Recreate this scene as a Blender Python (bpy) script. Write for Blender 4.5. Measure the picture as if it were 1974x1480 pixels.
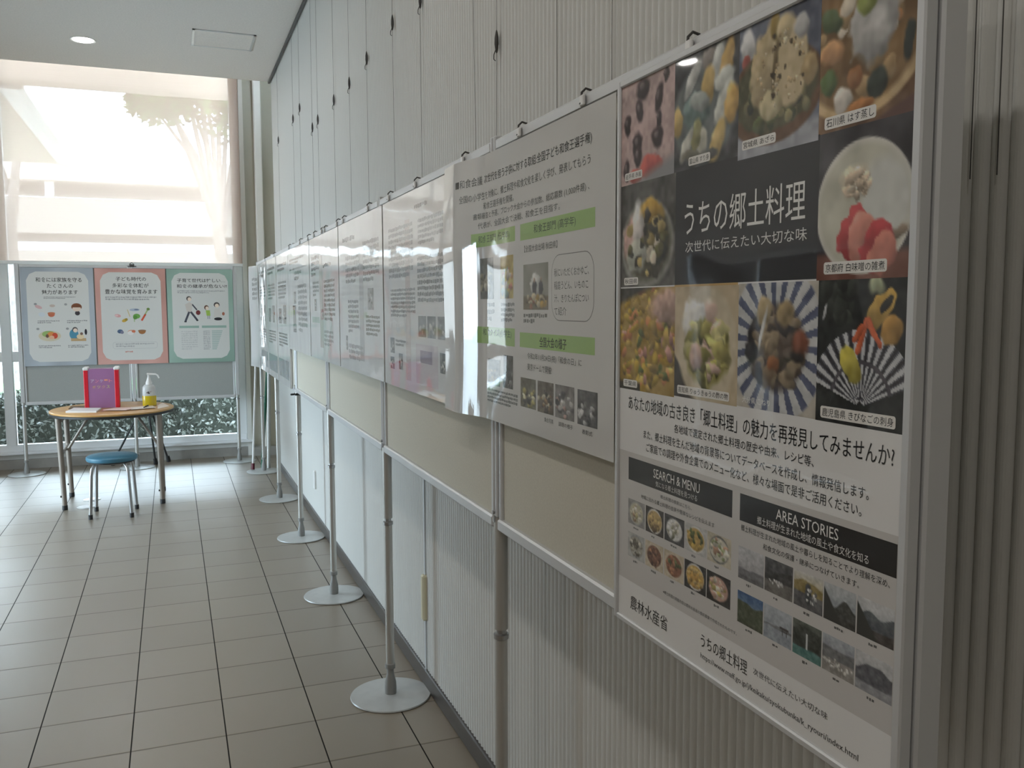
import bpy, math, random
import numpy as np
from mathutils import Vector, Matrix

for o in list(bpy.data.objects): bpy.data.objects.remove(o)
S = bpy.context.scene
COL = S.collection
rnd = random.Random(7)

# ------------------------------------------------------------------ camera
F_PX, YAW, PITCH, ROLL, EYE = 1704.87, 0.3663, -0.0882, -0.0033, 1.4571
cy_, sy_ = math.cos(YAW), math.sin(YAW)
fw = Vector((sy_*math.cos(PITCH), cy_*math.cos(PITCH), math.sin(PITCH)))
rt = Vector((cy_, -sy_, 0)); up = rt.cross(fw)
r2 = math.cos(ROLL)*rt + math.sin(ROLL)*up
u2 = -math.sin(ROLL)*rt + math.cos(ROLL)*up
cam_d = bpy.data.cameras.new('camera'); cam = bpy.data.objects.new('camera', cam_d); COL.objects.link(cam)
cam.matrix_world = Matrix(((r2.x,u2.x,-fw.x,0),(r2.y,u2.y,-fw.y,0),(r2.z,u2.z,-fw.z,EYE),(0,0,0,1)))
cam_d.sensor_fit = 'HORIZONTAL'; cam_d.sensor_width = 36.0; cam_d.lens = 36.0*F_PX/1974.0
cam_d.clip_start = 0.03; cam_d.clip_end = 200
S.camera = cam

# ------------------------------------------------------------------ light and exposure
SKY_POWER = 20.0
LAMP_W = 7.5
wd = bpy.data.worlds.new('overcast_sky'); S.world = wd; wd.use_nodes = True
bg = wd.node_tree.nodes['Background']
bg.inputs[0].default_value = (0.70, 0.86, 1.0, 1); bg.inputs[1].default_value = SKY_POWER
S.view_settings.view_transform = 'Standard'
try: S.view_settings.look = 'None'
except Exception: pass
S.view_settings.exposure = 0.0; S.view_settings.gamma = 1.0
S.view_settings.use_curve_mapping = False
S.cycles.max_bounces = 10; S.cycles.diffuse_bounces = 6; S.cycles.glossy_bounces = 4
S.cycles.transparent_max_bounces = 12; S.cycles.transmission_bounces = 6
S.cycles.sample_clamp_indirect = 6.0
S.cycles.caustics_reflective = False; S.cycles.caustics_refractive = False
S.cycles.use_denoising = True

def portal(name, x, y, z, w, h, rot):
    l = bpy.data.lights.new(name, 'AREA'); l.shape = 'RECTANGLE'; l.size = w; l.size_y = h
    l.cycles.is_portal = True
    o = bpy.data.objects.new(name, l); COL.objects.link(o); o.location = (x, y, z); o.rotation_euler = rot
portal('window_light_portal', -3.42, 6.4, .98, 1.95, 2.4, (0, -math.pi/2, 0))
portal('window_light_portal', -.67, 9.2, 2.0, 2.7, 3.7, (-math.pi/2, 0, 0))

# ------------------------------------------------------------------ materials
def lin(c): return tuple((x/12.92 if x <= .04045 else ((x+.055)/1.055)**2.4) for x in c)
def hx(r, g, b): return lin((r/255, g/255, b/255))
MATS = {}
def mat(name, col=(.8,.8,.8), rough=.5, metal=0., spec=.5, coat=0., noise=None, bump=None, emit=None, trans=0.):
    m = bpy.data.materials.new(name); m.use_nodes = True
    nt = m.node_tree; b = nt.nodes['Principled BSDF']
    b.inputs['Base Color'].default_value = (*col, 1); b.inputs['Roughness'].default_value = rough
    b.inputs['Metallic'].default_value = metal; b.inputs['Specular IOR Level'].default_value = spec
    b.inputs['Coat Weight'].default_value = coat; b.inputs['Coat Roughness'].default_value = .04
    b.inputs['Transmission Weight'].default_value = trans
    if emit: b.inputs['Emission Color'].default_value = (*emit[:3], 1); b.inputs['Emission Strength'].default_value = emit[3]
    tc = nt.nodes.new('ShaderNodeTexCoord')
    if noise:                                    # (scale, colour b, detail)
        n = nt.nodes.new('ShaderNodeTexNoise'); n.inputs['Scale'].default_value = noise[0]; n.inputs['Detail'].default_value = noise[2] if len(noise) > 2 else 4
        nt.links.new(tc.outputs['Object'], n.inputs['Vector'])
        mx = nt.nodes.new('ShaderNodeMix'); mx.data_type = 'RGBA'
        mx.inputs[6].default_value = (*col, 1); mx.inputs[7].default_value = (*noise[1], 1)
        rp = nt.nodes.new('ShaderNodeValToRGB'); rp.color_ramp.elements[0].position = .35; rp.color_ramp.elements[1].position = .65
        nt.links.new(n.outputs[0], rp.inputs[0]); nt.links.new(rp.outputs[0], mx.inputs[0]); nt.links.new(mx.outputs[2], b.inputs['Base Color'])
    if bump:                                     # (scale, strength, distance)
        n = nt.nodes.new('ShaderNodeTexNoise'); n.inputs['Scale'].default_value = bump[0]
        nt.links.new(tc.outputs['Object'], n.inputs['Vector'])
        bp = nt.nodes.new('ShaderNodeBump'); bp.inputs['Strength'].default_value = bump[1]; bp.inputs['Distance'].default_value = bump[2]
        nt.links.new(n.outputs[0], bp.inputs['Height']); nt.links.new(bp.outputs[0], b.inputs['Normal'])
    MATS[name] = m
    return m
ALU = mat('brushed_aluminium', (.60,.60,.61), .38, .75, noise=(60, (.66,.66,.66)))
ALUW = mat('pale_anodised_aluminium', (.62,.63,.64), .42, .35)
TUBE = mat('satin_grey_tube', (.50,.49,.46), .36, .45)
DISC = mat('grey_painted_steel', (.47,.49,.49), .35, .1, noise=(30, (.50,.52,.52)))
PLUG = mat('grey_plastic', (.27,.27,.26), .5)
CREAM = mat('cream_felt', (.60,.58,.50), .95, spec=.1, noise=(220, (.56,.54,.465)))
GREY = mat('grey_felt', (.36,.37,.35), .95, spec=.1, noise=(220, (.33,.34,.32)))
RIB = mat('pale_ribbed_wall_panel', (.63,.63,.605), .45, spec=.35)
WALL = mat('off_white_wall_paint', (.70,.69,.65), .7, bump=(120,.1,.002))
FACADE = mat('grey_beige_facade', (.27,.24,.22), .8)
SIDEW = mat('taupe_side_wall', (.74,.72,.69), .7)
PILLAR = mat('pale_pillar_paint', (.90,.875,.83), .6, noise=(3, (.91,.885,.85)))
OLIVE = mat('olive_grey_panel', (.48,.46,.38), .6, noise=(4, (.50,.48,.41)))
CEIL = mat('speckled_ceiling_board', (.82,.785,.75), .9, spec=.2, noise=(90, (.76,.73,.70), 6), bump=(90,.25,.003))
WHITEP = mat('white_plastic', (.80,.80,.79), .35)
FRAMEW = mat('white_window_frame', (.80,.81,.82), .4)
BLACK = mat('black_rubber', (.02,.02,.02), .5)
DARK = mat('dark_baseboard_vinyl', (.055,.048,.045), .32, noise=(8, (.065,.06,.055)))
WIRE = mat('dark_steel_wire', (.07,.067,.064), .45, .3)
IVORY = mat('ivory_plastic', (.62,.57,.40), .45)
STONE = mat('grey_stone_skirting', (.36,.34,.31), .5, noise=(5, (.26,.25,.23)))
OAK = mat('light_wood_laminate', hx(205,160,95), .35, coat=.2, noise=(9, hx(190,142,80)))
LEGM = mat('beige_grey_metal', hx(140,130,120), .45, .2)
BLUE = mat('blue_vinyl', hx(62,112,136), .4, noise=(14, hx(72,120,140)))
CHROME = mat('dull_chrome', (.42,.42,.42), .28, .8)
STEEL = mat('floor_cap_white_sheen', (.86,.87,.88), .3, .1)  # white base colour stands in for window light mirrored by the caps
RED = mat('red_card', hx(206,30,48), .4)
LAMP = mat('lit_lamp_lens', (1,1,1), .4, emit=(1,.97,.92,14))
GREEN = mat('green_rod', hx(20,96,72), .35)
CONC = mat('pale_concrete', (.58,.58,.58), .8, noise=(2, (.64,.64,.64)))
SOFFIT = mat('beige_soffit', (.50,.42,.36), .8)
BARK = mat('grey_bark', (.16,.13,.12), .9, noise=(12, (.24,.20,.19)))
LEAF = mat('green_leaves', (.055,.10,.03), .4, noise=(3, (.10,.15,.05)))
HEDGE = mat('dark_glossy_hedge_leaves', (.052,.058,.047), .28, noise=(6, (.14,.148,.125)))
CORE = mat('dark_hedge_twigs', (.02,.024,.016), .9)
LAWN = mat('green_lawn', (.10,.22,.08), .9, noise=(6, (.14,.28,.10)))
GLASSM = bpy.data.materials.new('clear_window_glass'); GLASSM.use_nodes = True
def thin_glass(m, tint, refl):
    nt = m.node_tree; nt.nodes.clear()
    out = nt.nodes.new('ShaderNodeOutputMaterial'); tr = nt.nodes.new('ShaderNodeBsdfTransparent'); gl = nt.nodes.new('ShaderNodeBsdfGlossy')
    tr.inputs[0].default_value = (*tint, 1); gl.inputs['Roughness'].default_value = .02
    fr = nt.nodes.new('ShaderNodeFresnel'); fr.inputs[0].default_value = refl
    mx = nt.nodes.new('ShaderNodeMixShader')
    nt.links.new(fr.outputs[0], mx.inputs[0]); nt.links.new(tr.outputs[0], mx.inputs[1]); nt.links.new(gl.outputs[0], mx.inputs[2]); nt.links.new(mx.outputs[0], out.inputs[0])
thin_glass(GLASSM, (.95,.97,.97), 1.45)
CLEARP = bpy.data.materials.new('clear_plastic'); CLEARP.use_nodes = True; thin_glass(CLEARP, (.90,.92,.93), 1.45)

def blind_material():
    m = bpy.data.materials.new('beige_screen_fabric'); m.use_nodes = True; nt = m.node_tree; nt.nodes.clear()
    out = nt.nodes.new('ShaderNodeOutputMaterial'); tr = nt.nodes.new('ShaderNodeBsdfTransparent'); tl = nt.nodes.new('ShaderNodeBsdfTranslucent'); df = nt.nodes.new('ShaderNodeBsdfDiffuse')
    tr.inputs[0].default_value = (1,.97,.94,1); tl.inputs[0].default_value = (.66,.47,.39,1); df.inputs[0].default_value = (.55,.48,.42,1)
    tc = nt.nodes.new('ShaderNodeTexCoord'); mp = nt.nodes.new('ShaderNodeMapping'); mp.inputs['Scale'].default_value = (2,2,260)
    ns = nt.nodes.new('ShaderNodeTexNoise'); ns.inputs['Scale'].default_value = 1.0
    mr = nt.nodes.new('ShaderNodeMapRange'); mr.inputs[3].default_value = .12; mr.inputs[4].default_value = .18
    nt.links.new(tc.outputs['Object'], mp.inputs[0]); nt.links.new(mp.outputs[0], ns.inputs['Vector']); nt.links.new(ns.outputs[0], mr.inputs[0])
    m1 = nt.nodes.new('ShaderNodeMixShader'); m1.inputs[0].default_value = .25
    nt.links.new(tl.outputs[0], m1.inputs[1]); nt.links.new(df.outputs[0], m1.inputs[2])
    m2 = nt.nodes.new('ShaderNodeMixShader'); nt.links.new(mr.outputs[0], m2.inputs[0]); nt.links.new(m1.outputs[0], m2.inputs[1]); nt.links.new(tr.outputs[0], m2.inputs[2])
    nt.links.new(m2.outputs[0], out.inputs[0]); return m
BLIND = blind_material()

def print_material(name, coat, wave, rough=.55, scale=4.5, ior=1.5):
    m = bpy.data.materials.new(name); m.use_nodes = True; nt = m.node_tree; b = nt.nodes['Principled BSDF']
    a = nt.nodes.new('ShaderNodeAttribute'); a.attribute_name = 'Col'
    nt.links.new(a.outputs['Color'], b.inputs['Base Color'])
    b.inputs['Roughness'].default_value = rough; b.inputs['Specular IOR Level'].default_value = .2
    b.inputs['Coat Weight'].default_value = coat; b.inputs['Coat Roughness'].default_value = .03; b.inputs['Coat IOR'].default_value = ior
    tc = nt.nodes.new('ShaderNodeTexCoord'); n = nt.nodes.new('ShaderNodeTexNoise'); n.inputs['Scale'].default_value = scale; n.inputs['Detail'].default_value = 1.2
    bp = nt.nodes.new('ShaderNodeBump'); bp.inputs['Strength'].default_value = 1.; bp.inputs['Distance'].default_value = wave
    nt.links.new(tc.outputs['Object'], n.inputs['Vector']); nt.links.new(n.outputs[0], bp.inputs['Height']); nt.links.new(bp.outputs[0], b.inputs['Coat Normal'])
    return m
LAMI = print_material('laminated_print', 1., .0032, ior=1.8)
GLOSSY = print_material('framed_print_under_film', .8, .003)
MATTE = print_material('matt_print', .12, .0)

def floor_material():
    m = bpy.data.materials.new('beige_floor_tiles'); m.use_nodes = True; nt = m.node_tree; b = nt.nodes['Principled BSDF']; L = nt.links
    tc = nt.nodes.new('ShaderNodeTexCoord'); sp = nt.nodes.new('ShaderNodeSeparateXYZ'); L.new(tc.outputs['Object'], sp.inputs[0])
    def M(op, a, c=None, d=None):
        n = nt.nodes.new('ShaderNodeMath'); n.operation = op
        for i, v in enumerate((a, c, d)):
            if v is None: continue
            if isinstance(v, (int, float)): n.inputs[i].default_value = v
            else: L.new(v, n.inputs[i])
        return n.outputs[0]
    fx = M('DIVIDE', M('ADD', sp.outputs[0], .4747+6), .3); fy = M('DIVIDE', M('ADD', sp.outputs[1], -4.857+9), .3)
    dx = M('ABSOLUTE', M('SUBTRACT', M('FRACT', M('ADD', fx, .5)), .5)); dy = M('ABSOLUTE', M('SUBTRACT', M('FRACT', M('ADD', fy, .5)), .5))
    gx = M('LESS_THAN', dx, .0075); gy = M('SMOOTH_MIN', 1.0, M('MULTIPLY', dy, 1/.022), .1)
    gy = M('SUBTRACT', 1.0, gy)
    gy = M('MAXIMUM', gy, 0.)
    cb = nt.nodes.new('ShaderNodeCombineXYZ'); L.new(M('FLOOR', fx), cb.inputs[0]); L.new(M('FLOOR', fy), cb.inputs[1])
    wn = nt.nodes.new('ShaderNodeTexWhiteNoise'); wn.noise_dimensions = '3D'; L.new(cb.outputs[0], wn.inputs[0])
    ns = nt.nodes.new('ShaderNodeTexNoise'); ns.inputs['Scale'].default_value = 3.5; ns.inputs['Detail'].default_value = 5; L.new(tc.outputs['Object'], ns.inputs['Vector'])
    fac = M('ADD', M('MULTIPLY', wn.outputs[0], .45), M('MULTIPLY', ns.outputs[0], .55))
    mx = nt.nodes.new('ShaderNodeMix'); mx.data_type = 'RGBA'; mx.inputs[6].default_value = (.212,.178,.136,1); mx.inputs[7].default_value = (.262,.224,.174,1); L.new(fac, mx.inputs[0])
    m2 = nt.nodes.new('ShaderNodeMix'); m2.data_type = 'RGBA'; m2.inputs[7].default_value = (.10,.085,.07,1); L.new(M('MULTIPLY', gy, .75), m2.inputs[0]); L.new(mx.outputs[2], m2.inputs[6])
    m3 = nt.nodes.new('ShaderNodeMix'); m3.data_type = 'RGBA'; m3.inputs[7].default_value = (.018,.016,.014,1); L.new(gx, m3.inputs[0]); L.new(m2.outputs[2], m3.inputs[6])
    L.new(m3.outputs[2], b.inputs['Base Color'])
    L.new(M('SUBTRACT', .62, M('MULTIPLY', M('MAXIMUM', gx, gy), .6)), b.inputs['Specular IOR Level'])
    L.new(M('ADD', M('MULTIPLY', ns.outputs[0], .12), .30), b.inputs['Roughness'])
    L.new(M('MULTIPLY', M('SUBTRACT', 1.0, M('MAXIMUM', gx, M('MULTIPLY', gy, .8))), .30), b.inputs['Coat Weight']); b.inputs['Coat Roughness'].default_value = .4; b.inputs['Coat IOR'].default_value = 1.62
    h = M('SUBTRACT', 1.0, M('MAXIMUM', M('MULTIPLY', gy, .6), gx)); bp = nt.nodes.new('ShaderNodeBump'); bp.inputs['Strength'].default_value = .5; bp.inputs['Distance'].default_value = .002
    L.new(h, bp.inputs['Height']); L.new(bp.outputs[0], b.inputs['Normal'])
    return m
FLOOR = floor_material()

# ------------------------------------------------------------------ mesh helpers
def tag(o, label=None, cat=None, group=None, kind=None):
    if label: o['label'] = label
    if cat: o['category'] = cat
    if group: o['group'] = group
    if kind: o['kind'] = kind
    return o
def thing(name, loc, label, cat, group=None):
    o = bpy.data.objects.new(name, None); COL.objects.link(o); o.location = loc; o.empty_display_size = .05
    return tag(o, label, cat, group)
def wloc(o):
    v = Vector((0,0,0))
    while o is not None: v += o.location; o = o.parent
    return v
def link_mesh(name, me, m, parent):
    o = bpy.data.objects.new(name, me); COL.objects.link(o)
    if m: me.materials.append(m)
    if parent is not None: o.parent = parent
    return o
class MB:
    def __init__(s): s.v = []; s.f = []
    def add(s, vs, fs):
        k = len(s.v); s.v += [tuple(p) for p in vs]; s.f += [tuple(i+k for i in f) for f in fs]; return s
    def box(s, x0, y0, z0, x1, y1, z1, c=0.):
        if c <= 0:
            vs = [(x,y,z) for x in (x0,x1) for y in (y0,y1) for z in (z0,z1)]
            return s.add(vs, [(0,1,3,2),(4,6,7,5),(0,4,5,1),(2,3,7,6),(0,2,6,4),(1,5,7,3)])
        # bevelled box: 24 vertices
        vs = []; idx = {}
        X = (x0,x1); Y = (y0,y1); Z = (z0,z1); sg = (1,-1)
        for i in (0,1):
            for j in (0,1):
                for k in (0,1):
                    for a in range(3):
                        p = [X[i]+sg[i]*c*(a!=0), Y[j]+sg[j]*c*(a!=1), Z[k]+sg[k]*c*(a!=2)]
                        idx[i,j,k,a] = len(vs); vs.append(p)
        fs = []
        for i in (0,1):
            fs.append([idx[i,0,0,0],idx[i,1,0,0],idx[i,1,1,0],idx[i,0,1,0]][::1 if i else -1])
            fs.append([idx[0,i,0,1],idx[0,i,1,1],idx[1,i,1,1],idx[1,i,0,1]][::1 if i else -1])
            fs.append([idx[0,0,i,2],idx[1,0,i,2],idx[1,1,i,2],idx[0,1,i,2]][::1 if i else -1])
        for a in (0,1):
            for b_ in (0,1):
                fs.append((idx[a,b_,0,0],idx[a,b_,1,0],idx[a,b_,1,1],idx[a,b_,0,1]))
                fs.append((idx[a,0,b_,0],idx[a,1,b_,0],idx[a,1,b_,2],idx[a,0,b_,2]))
                fs.append((idx[0,a,b_,1],idx[1,a,b_,1],idx[1,a,b_,2],idx[0,a,b_,2]))
        for i in (0,1):
            for j in (0,1):
                for k in (0,1): fs.append((idx[i,j,k,0],idx[i,j,k,1],idx[i,j,k,2]))
        return s.add(vs, fs)
    def tube(s, pts, r, n=14, cap=True):
        pts = [Vector(p) for p in pts]; rs = r if isinstance(r, (list,tuple)) else [r]*len(pts)
        rings = []; vs = []; prev = None
        for i, p in enumerate(pts):
            d = (pts[min(i+1,len(pts)-1)]-pts[max(i-1,0)]).normalized()
            a = Vector((1,0,0)) if abs(d.x) < .9 else Vector((0,1,0))
            if prev is not None: a = prev
            u = (a - d*a.dot(d)).normalized(); w = d.cross(u); prev = u
            for k in range(n):
                t = 2*math.pi*k/n; vs.append(p + rs[i]*(math.cos(t)*u + math.sin(t)*w))
        fs = []
        for i in range(len(pts)-1):
            for k in range(n): fs.append((i*n+k, i*n+(k+1)%n, (i+1)*n+(k+1)%n, (i+1)*n+k))
        if cap: fs.append(tuple(range(n))[::-1]); fs.append(tuple((len(pts)-1)*n+k for k in range(n)))
        return s.add(vs, fs)
    def lathe(s, prof, cx=0, cy=0, cz=0, n=32, sx=1., sy=1.):
        vs = []; fs = []
        for (r, z) in prof:
            for k in range(n):
                t = 2*math.pi*k/n; vs.append((cx+sx*r*math.cos(t), cy+sy*r*math.sin(t), cz+z))
        for i in range(len(prof)-1):
            for k in range(n): fs.append((i*n+k, i*n+(k+1)%n, (i+1)*n+(k+1)%n, (i+1)*n+k))
        fs.append(tuple(range(n))[::-1]); fs.append(tuple((len(prof)-1)*n+k for k in range(n)))
        return s.add(vs, fs)
    def build(s, name, m, parent=None, smooth=False):
        me = bpy.data.meshes.new(name); off = wloc(parent) if parent is not None else Vector((0,0,0))
        me.from_pydata([(p[0]-off.x, p[1]-off.y, p[2]-off.z) for p in s.v], [], s.f); me.update()
        if smooth:
            me.polygons.foreach_set('use_smooth', [True]*len(me.polygons))
            try: me.set_sharp_from_angle(angle=math.radians(38))
            except Exception: pass
        return link_mesh(name, me, m, parent)
def copy_tree(o, parent=None):
    c = o.copy(); COL.objects.link(c)
    if parent is not None: c.parent = parent
    for ch in list(o.children): copy_tree(ch, c)
    return c
def struct(name, mb, m, parent=None, smooth=False, label=None):
    o = mb.build(name, m, parent, smooth)
    if parent is None: o['kind'] = 'structure'; o['label'] = label or name.replace('_', ' '); 
    return o

# ------------------------------------------------------------------ room shell
WX = .878                     # right wall
struct('floor', MB().box(-3.4, -2.6, -.1, 1.06, 9.1, 0), FLOOR, label='beige square floor tiles with dark long joints')
struct('ceiling', MB().box(-3.4, -2.6, 3.39, .86, 8.07, 3.95).box(-3.4, 8.07, 3.9, 1.06, 9.2, 3.95), CEIL, label='speckled light grey board ceiling')
mb = MB(); prof = []
N = int((8.07+2.6)/.024); K = 8
for i in range(N*K+1):
    y = -2.6 + i*.024/K
    prof.append((WX - .0095*abs(math.sin(math.pi*(y-.0165)/.024))**.55, y))
vs = [(x,y,z) for (x,y) in prof for z in (0,3.5)]
mb.add(vs, [(2*i,2*i+1,2*i+3,2*i+2) for i in range(len(prof)-1)])
yl = prof[-1][1]
mb.box(WX, -2.6, 0, 1.02, yl, 3.5)
struct('wall_right', mb, RIB, label='pale grey vertically ribbed wall behind the display boards')
struct('wall_right_end', MB().box(1.0, yl, 0, 1.06, 9.1, 3.95), OLIVE, label='recessed plain wall end past the ribbed wall')
mb = MB().box(-3.4, 9.0, 0, .70, 9.15, .15, 0).box(-3.4, 9.0, .15, -2.0, 9.15, 3.9)
mb.box(-3.4, 9.0, 3.86, 1.06, 9.15, 3.95).box(.66, 8.97, .0, .70, 9.15, 3.9)
struct('wall_back', mb, WALL, label='back wall around the window')
struct('trim_1', MB().box(.70, 9.03, 0, .80, 9.12, 3.9), OLIVE, label='olive recessed strip beside the window')
struct('trim_2', MB().box(.795, 8.93, 0, .865, 9.12, 3.9, .008), PILLAR, label='pale pillar in the back right corner')
struct('trim_3', MB().box(.862, 8.98, 0, 1.02, 9.12, 3.9), OLIVE, label='olive strip between pillar and wall')
struct('baseboard_back', MB().box(-3.4, 8.975, 0, .70, 9.0, .085).box(.70, 8.90, 0, 1.0, 9.0, .085), STONE, label='grey stone skirting below the window')
struct('wall_left', MB().box(-3.5, -2.6, 0, -3.4, 5.2, 3.95).box(-3.5, 7.6, 0, -3.4, 9.15, 3.95).box(-3.5, 5.2, 1.95, -3.4, 7.6, 3.95), SIDEW, label='plain left wall')
struct('wall_rear', MB().box(-3.5, -2.7, 0, 1.06, -2.6, 3.95), SIDEW, label='plain rear wall')
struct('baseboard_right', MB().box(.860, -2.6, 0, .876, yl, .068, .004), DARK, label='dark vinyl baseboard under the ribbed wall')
struct('trim_4', MB().box(.846, -2.6, 3.374, .862, 8.07, 3.391), WIRE, label='black picture rail where wall and ceiling meet')

# window_1 behind the blind
w = bpy.data.objects.new('window_1', None); COL.objects.link(w); w.location = (-1.1, 9.03, .15); tag(w, 'tall white framed window at the back', kind='structure')
fr = MB()
fr.box(-2.0, 9.001, .15, .655, 9.09, .215, .006).box(-2.0, 9.001, 3.80, .655, 9.09, 3.86, .006).box(.575, 9.004, .155, .66, 9.088, 3.85, .006)
fr.box(-1.43, 9.004, .17, -1.345, 9.086, 3.83, .006).box(-2.0, 9.008, .97, .62, 9.082, 1.06, .006).box(-2.0, 9.004, .15, -1.94, 9.086, 3.86)
fr.build('window_frame', FRAMEW, w)
MB().box(-2.0, 8.93, .135, .70, 9.02, .158, .004).build('window_sill', FRAMEW, w)
MB().box(-1.96, 9.045, .2, .58, 9.049, 3.82).build('window_pane', GLASSM, w)
w = bpy.data.objects.new('window_2', None); COL.objects.link(w); w.location = (-3.45, 6.4, 0); tag(w, 'large side window on the left', kind='structure')
fr = MB()
for y in (5.2, 6.37, 7.54): fr.box(-3.49, y, 0, -3.41, y+.06, 1.95)
fr.box(-3.485, 5.2, 0, -3.415, 7.6, .07).box(-3.485, 5.2, 1.89, -3.415, 7.6, 1.95)
fr.build('window_frame', FRAMEW, w); MB().box(-3.452, 5.24, .05, -3.448, 7.56, 1.91).build('window_pane', GLASSM, w)

# ------------------------------------------------------------------ outside
struct('ground', MB().box(-40, 9.16, -.35, 40, 60, -.1).box(-40, -10, -.35, -3.51, 9.16, -.1), CONC, label='pale paving outside')
MB_ = MB().box(-4.2, 9.2, -.1, 1.6, 9.75, .02)
struct('ground_ledge', MB_, CONC, label='pale ledge outside the window')
def leaf_cloud(mb, n, fn, size, r):
    for _ in range(n):
        p = Vector(fn()); a = Vector((r.gauss(0,1), r.gauss(0,1), r.gauss(0,1))).normalized(); b_ = a.orthogonal().normalized()
        b_.rotate(Matrix.Rotation(r.uniform(0,6.28), 3, a)); c = a.cross(b_); s = size*r.uniform(.6,1.3)
        mb.add([p-b_*s, p-c*s*.45, p+b_*s, p+c*s*.45], [(0,1,2,3)])
    return mb
hg = thing('hedge', (-1.2, 10.6, 0), 'low dark clipped hedge outside the back window', 'hedge')
r = random.Random(3)
MB().box(-4.2, 10.35, -.1, 1.8, 11.0, .46).build('twigs', CORE, hg)
o = leaf_cloud(MB(), 9000, lambda: (r.uniform(-4.3,1.9), 10.3+abs(r.gauss(0,.09)), r.uniform(-.05,.52)+.05*r.random()), .03, r)
leaf_cloud(o, 2500, lambda: (r.uniform(-4.3,1.9), r.uniform(10.3,11.0), .48+abs(r.gauss(0,.045))), .03, r)
f = o.build('foliage', HEDGE, hg); f['kind'] = 'stuff'
struct('lawn', MB().box(-3.4, 13.2, -.12, 6, 15.6, .30), LAWN, label='green bank outside')
def tree(x, y, h, trunk_r, crown, label, seed, n, lean=0):
    r = random.Random(seed); t = thing('tree', (x, y, -.1), label, 'tree')
    tb = MB(); top = (x+lean, y, h)
    tb.tube([(x,y,-.1),(x+lean*.1+.04,y,h*.35),(x+lean*.5-.05,y,h*.7),top],[trunk_r*1.25,trunk_r,trunk_r*.8,trunk_r*.5],10)
    cl = []
    for (cx,cy,cz,cr) in crown:
        tb.tube([(x+lean*.6,y,h*.7),((x+cx)/2,(y+cy)/2,(h*.8+cz)/2+.1),(cx,cy,cz)],[trunk_r*.4,trunk_r*.25,trunk_r*.1],6)
    tb.build('trunk', BARK, t, True)
    def pos():
        c = r.choice(crown); d = Vector((r.gauss(0,1),r.gauss(0,1),r.gauss(0,1))).normalized()*c[3]*r.uniform(.2,1.05)
        return (c[0]+d.x, c[1]+d.y, c[2]+d.z*.7)
    f = leaf_cloud(MB(), n, pos, .085, r).build('foliage', LEAF, t); f['kind'] = 'stuff'
tree(-2.44, 16.4, 4.2, .10, [(-2.9,16.6,5.6,.7),(-1.9,16.5,6.0,.6)], 'slim tree trunk seen through the glass left of the far boards', 5, 1600, .25)
tree(.9, 15.0, 3.6, .12, [(-.1,15,5.9,.5),(.3,15.2,5.0,.7),(1.4,15,4.8,.7),(.9,15,5.2,.8),(1.6,15.2,6.1,.6),(.2,15,6.2,.6),(-.2,15,4.6,.35),(.5,15,5.3,.75),(-.3,14.8,5.1,.6),(1.1,15,4.6,.8),(.0,15,4.6,.5),(.7,15,5.9,.7),(1.3,15.3,5.5,.7),(-.6,15,5.75,.45)], 'leafy tree showing dimly through the right of the blind', 6, 11000, -.2)
cn = thing('walkway_canopy', (-3.5, 12, 0), 'covered walkway roof edge seen through the upper left of the blind', 'canopy')
MB().box(-8, 10.0, 3.62, -1.50, 15.2, 3.74).build('soffit', SOFFIT, cn)
MB().box(-1.50, 10.0, 3.58, -1.27, 15.2, 3.80).build('fascia', FRAMEW, cn)
MB().box(-8, 9.75, 3.62, 3, 10.0, 4.4).build('eave_beam', SOFFIT, cn)  # eave beam added outside to darken the top band of the blind
for yy in (10.4, 14.6): MB().tube([(-4.6,yy,-.1),(-4.6,yy,3.62)],.07).build('post', ALU, cn)
bd = thing('building', (0, 21, 0), 'pale flat roofed building across the way behind the blind', 'building')
MB().box(-16, 20, 3.98, 16, 23, 4.47).build('roof', SOFFIT, bd)
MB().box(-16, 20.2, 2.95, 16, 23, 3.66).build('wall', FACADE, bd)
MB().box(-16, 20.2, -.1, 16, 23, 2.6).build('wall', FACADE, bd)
for xx in (-9, -4.2, -2.3, 5.5):
    MB().box(xx, 20.3, 3.6, xx+.16, 20.5, 4.0).build('post', PILLAR, bd)

# ------------------------------------------------------------------ blind, ceiling fittings
bl = thing('roller_blind', (-1.1, 8.9, 3.85), 'beige screen roller blind drawn halfway down the back window', 'blind')
me = MB()
me.add([(-1.97,8.90,1.86),(.652,8.90,1.86),(.652,8.90,3.86),(-1.97,8.90,3.86)], [(0,1,2,3)]); me.build('fabric', BLIND, bl)
MB().box(-1.98, 8.888, 1.835, .655, 8.912, 1.868, .005).build('hem_bar', FRAMEW, bl)
MB().tube([(-1.98,8.9,3.86),(.655,8.9,3.86)],.03).build('roller_tube', ALU, bl)

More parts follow.
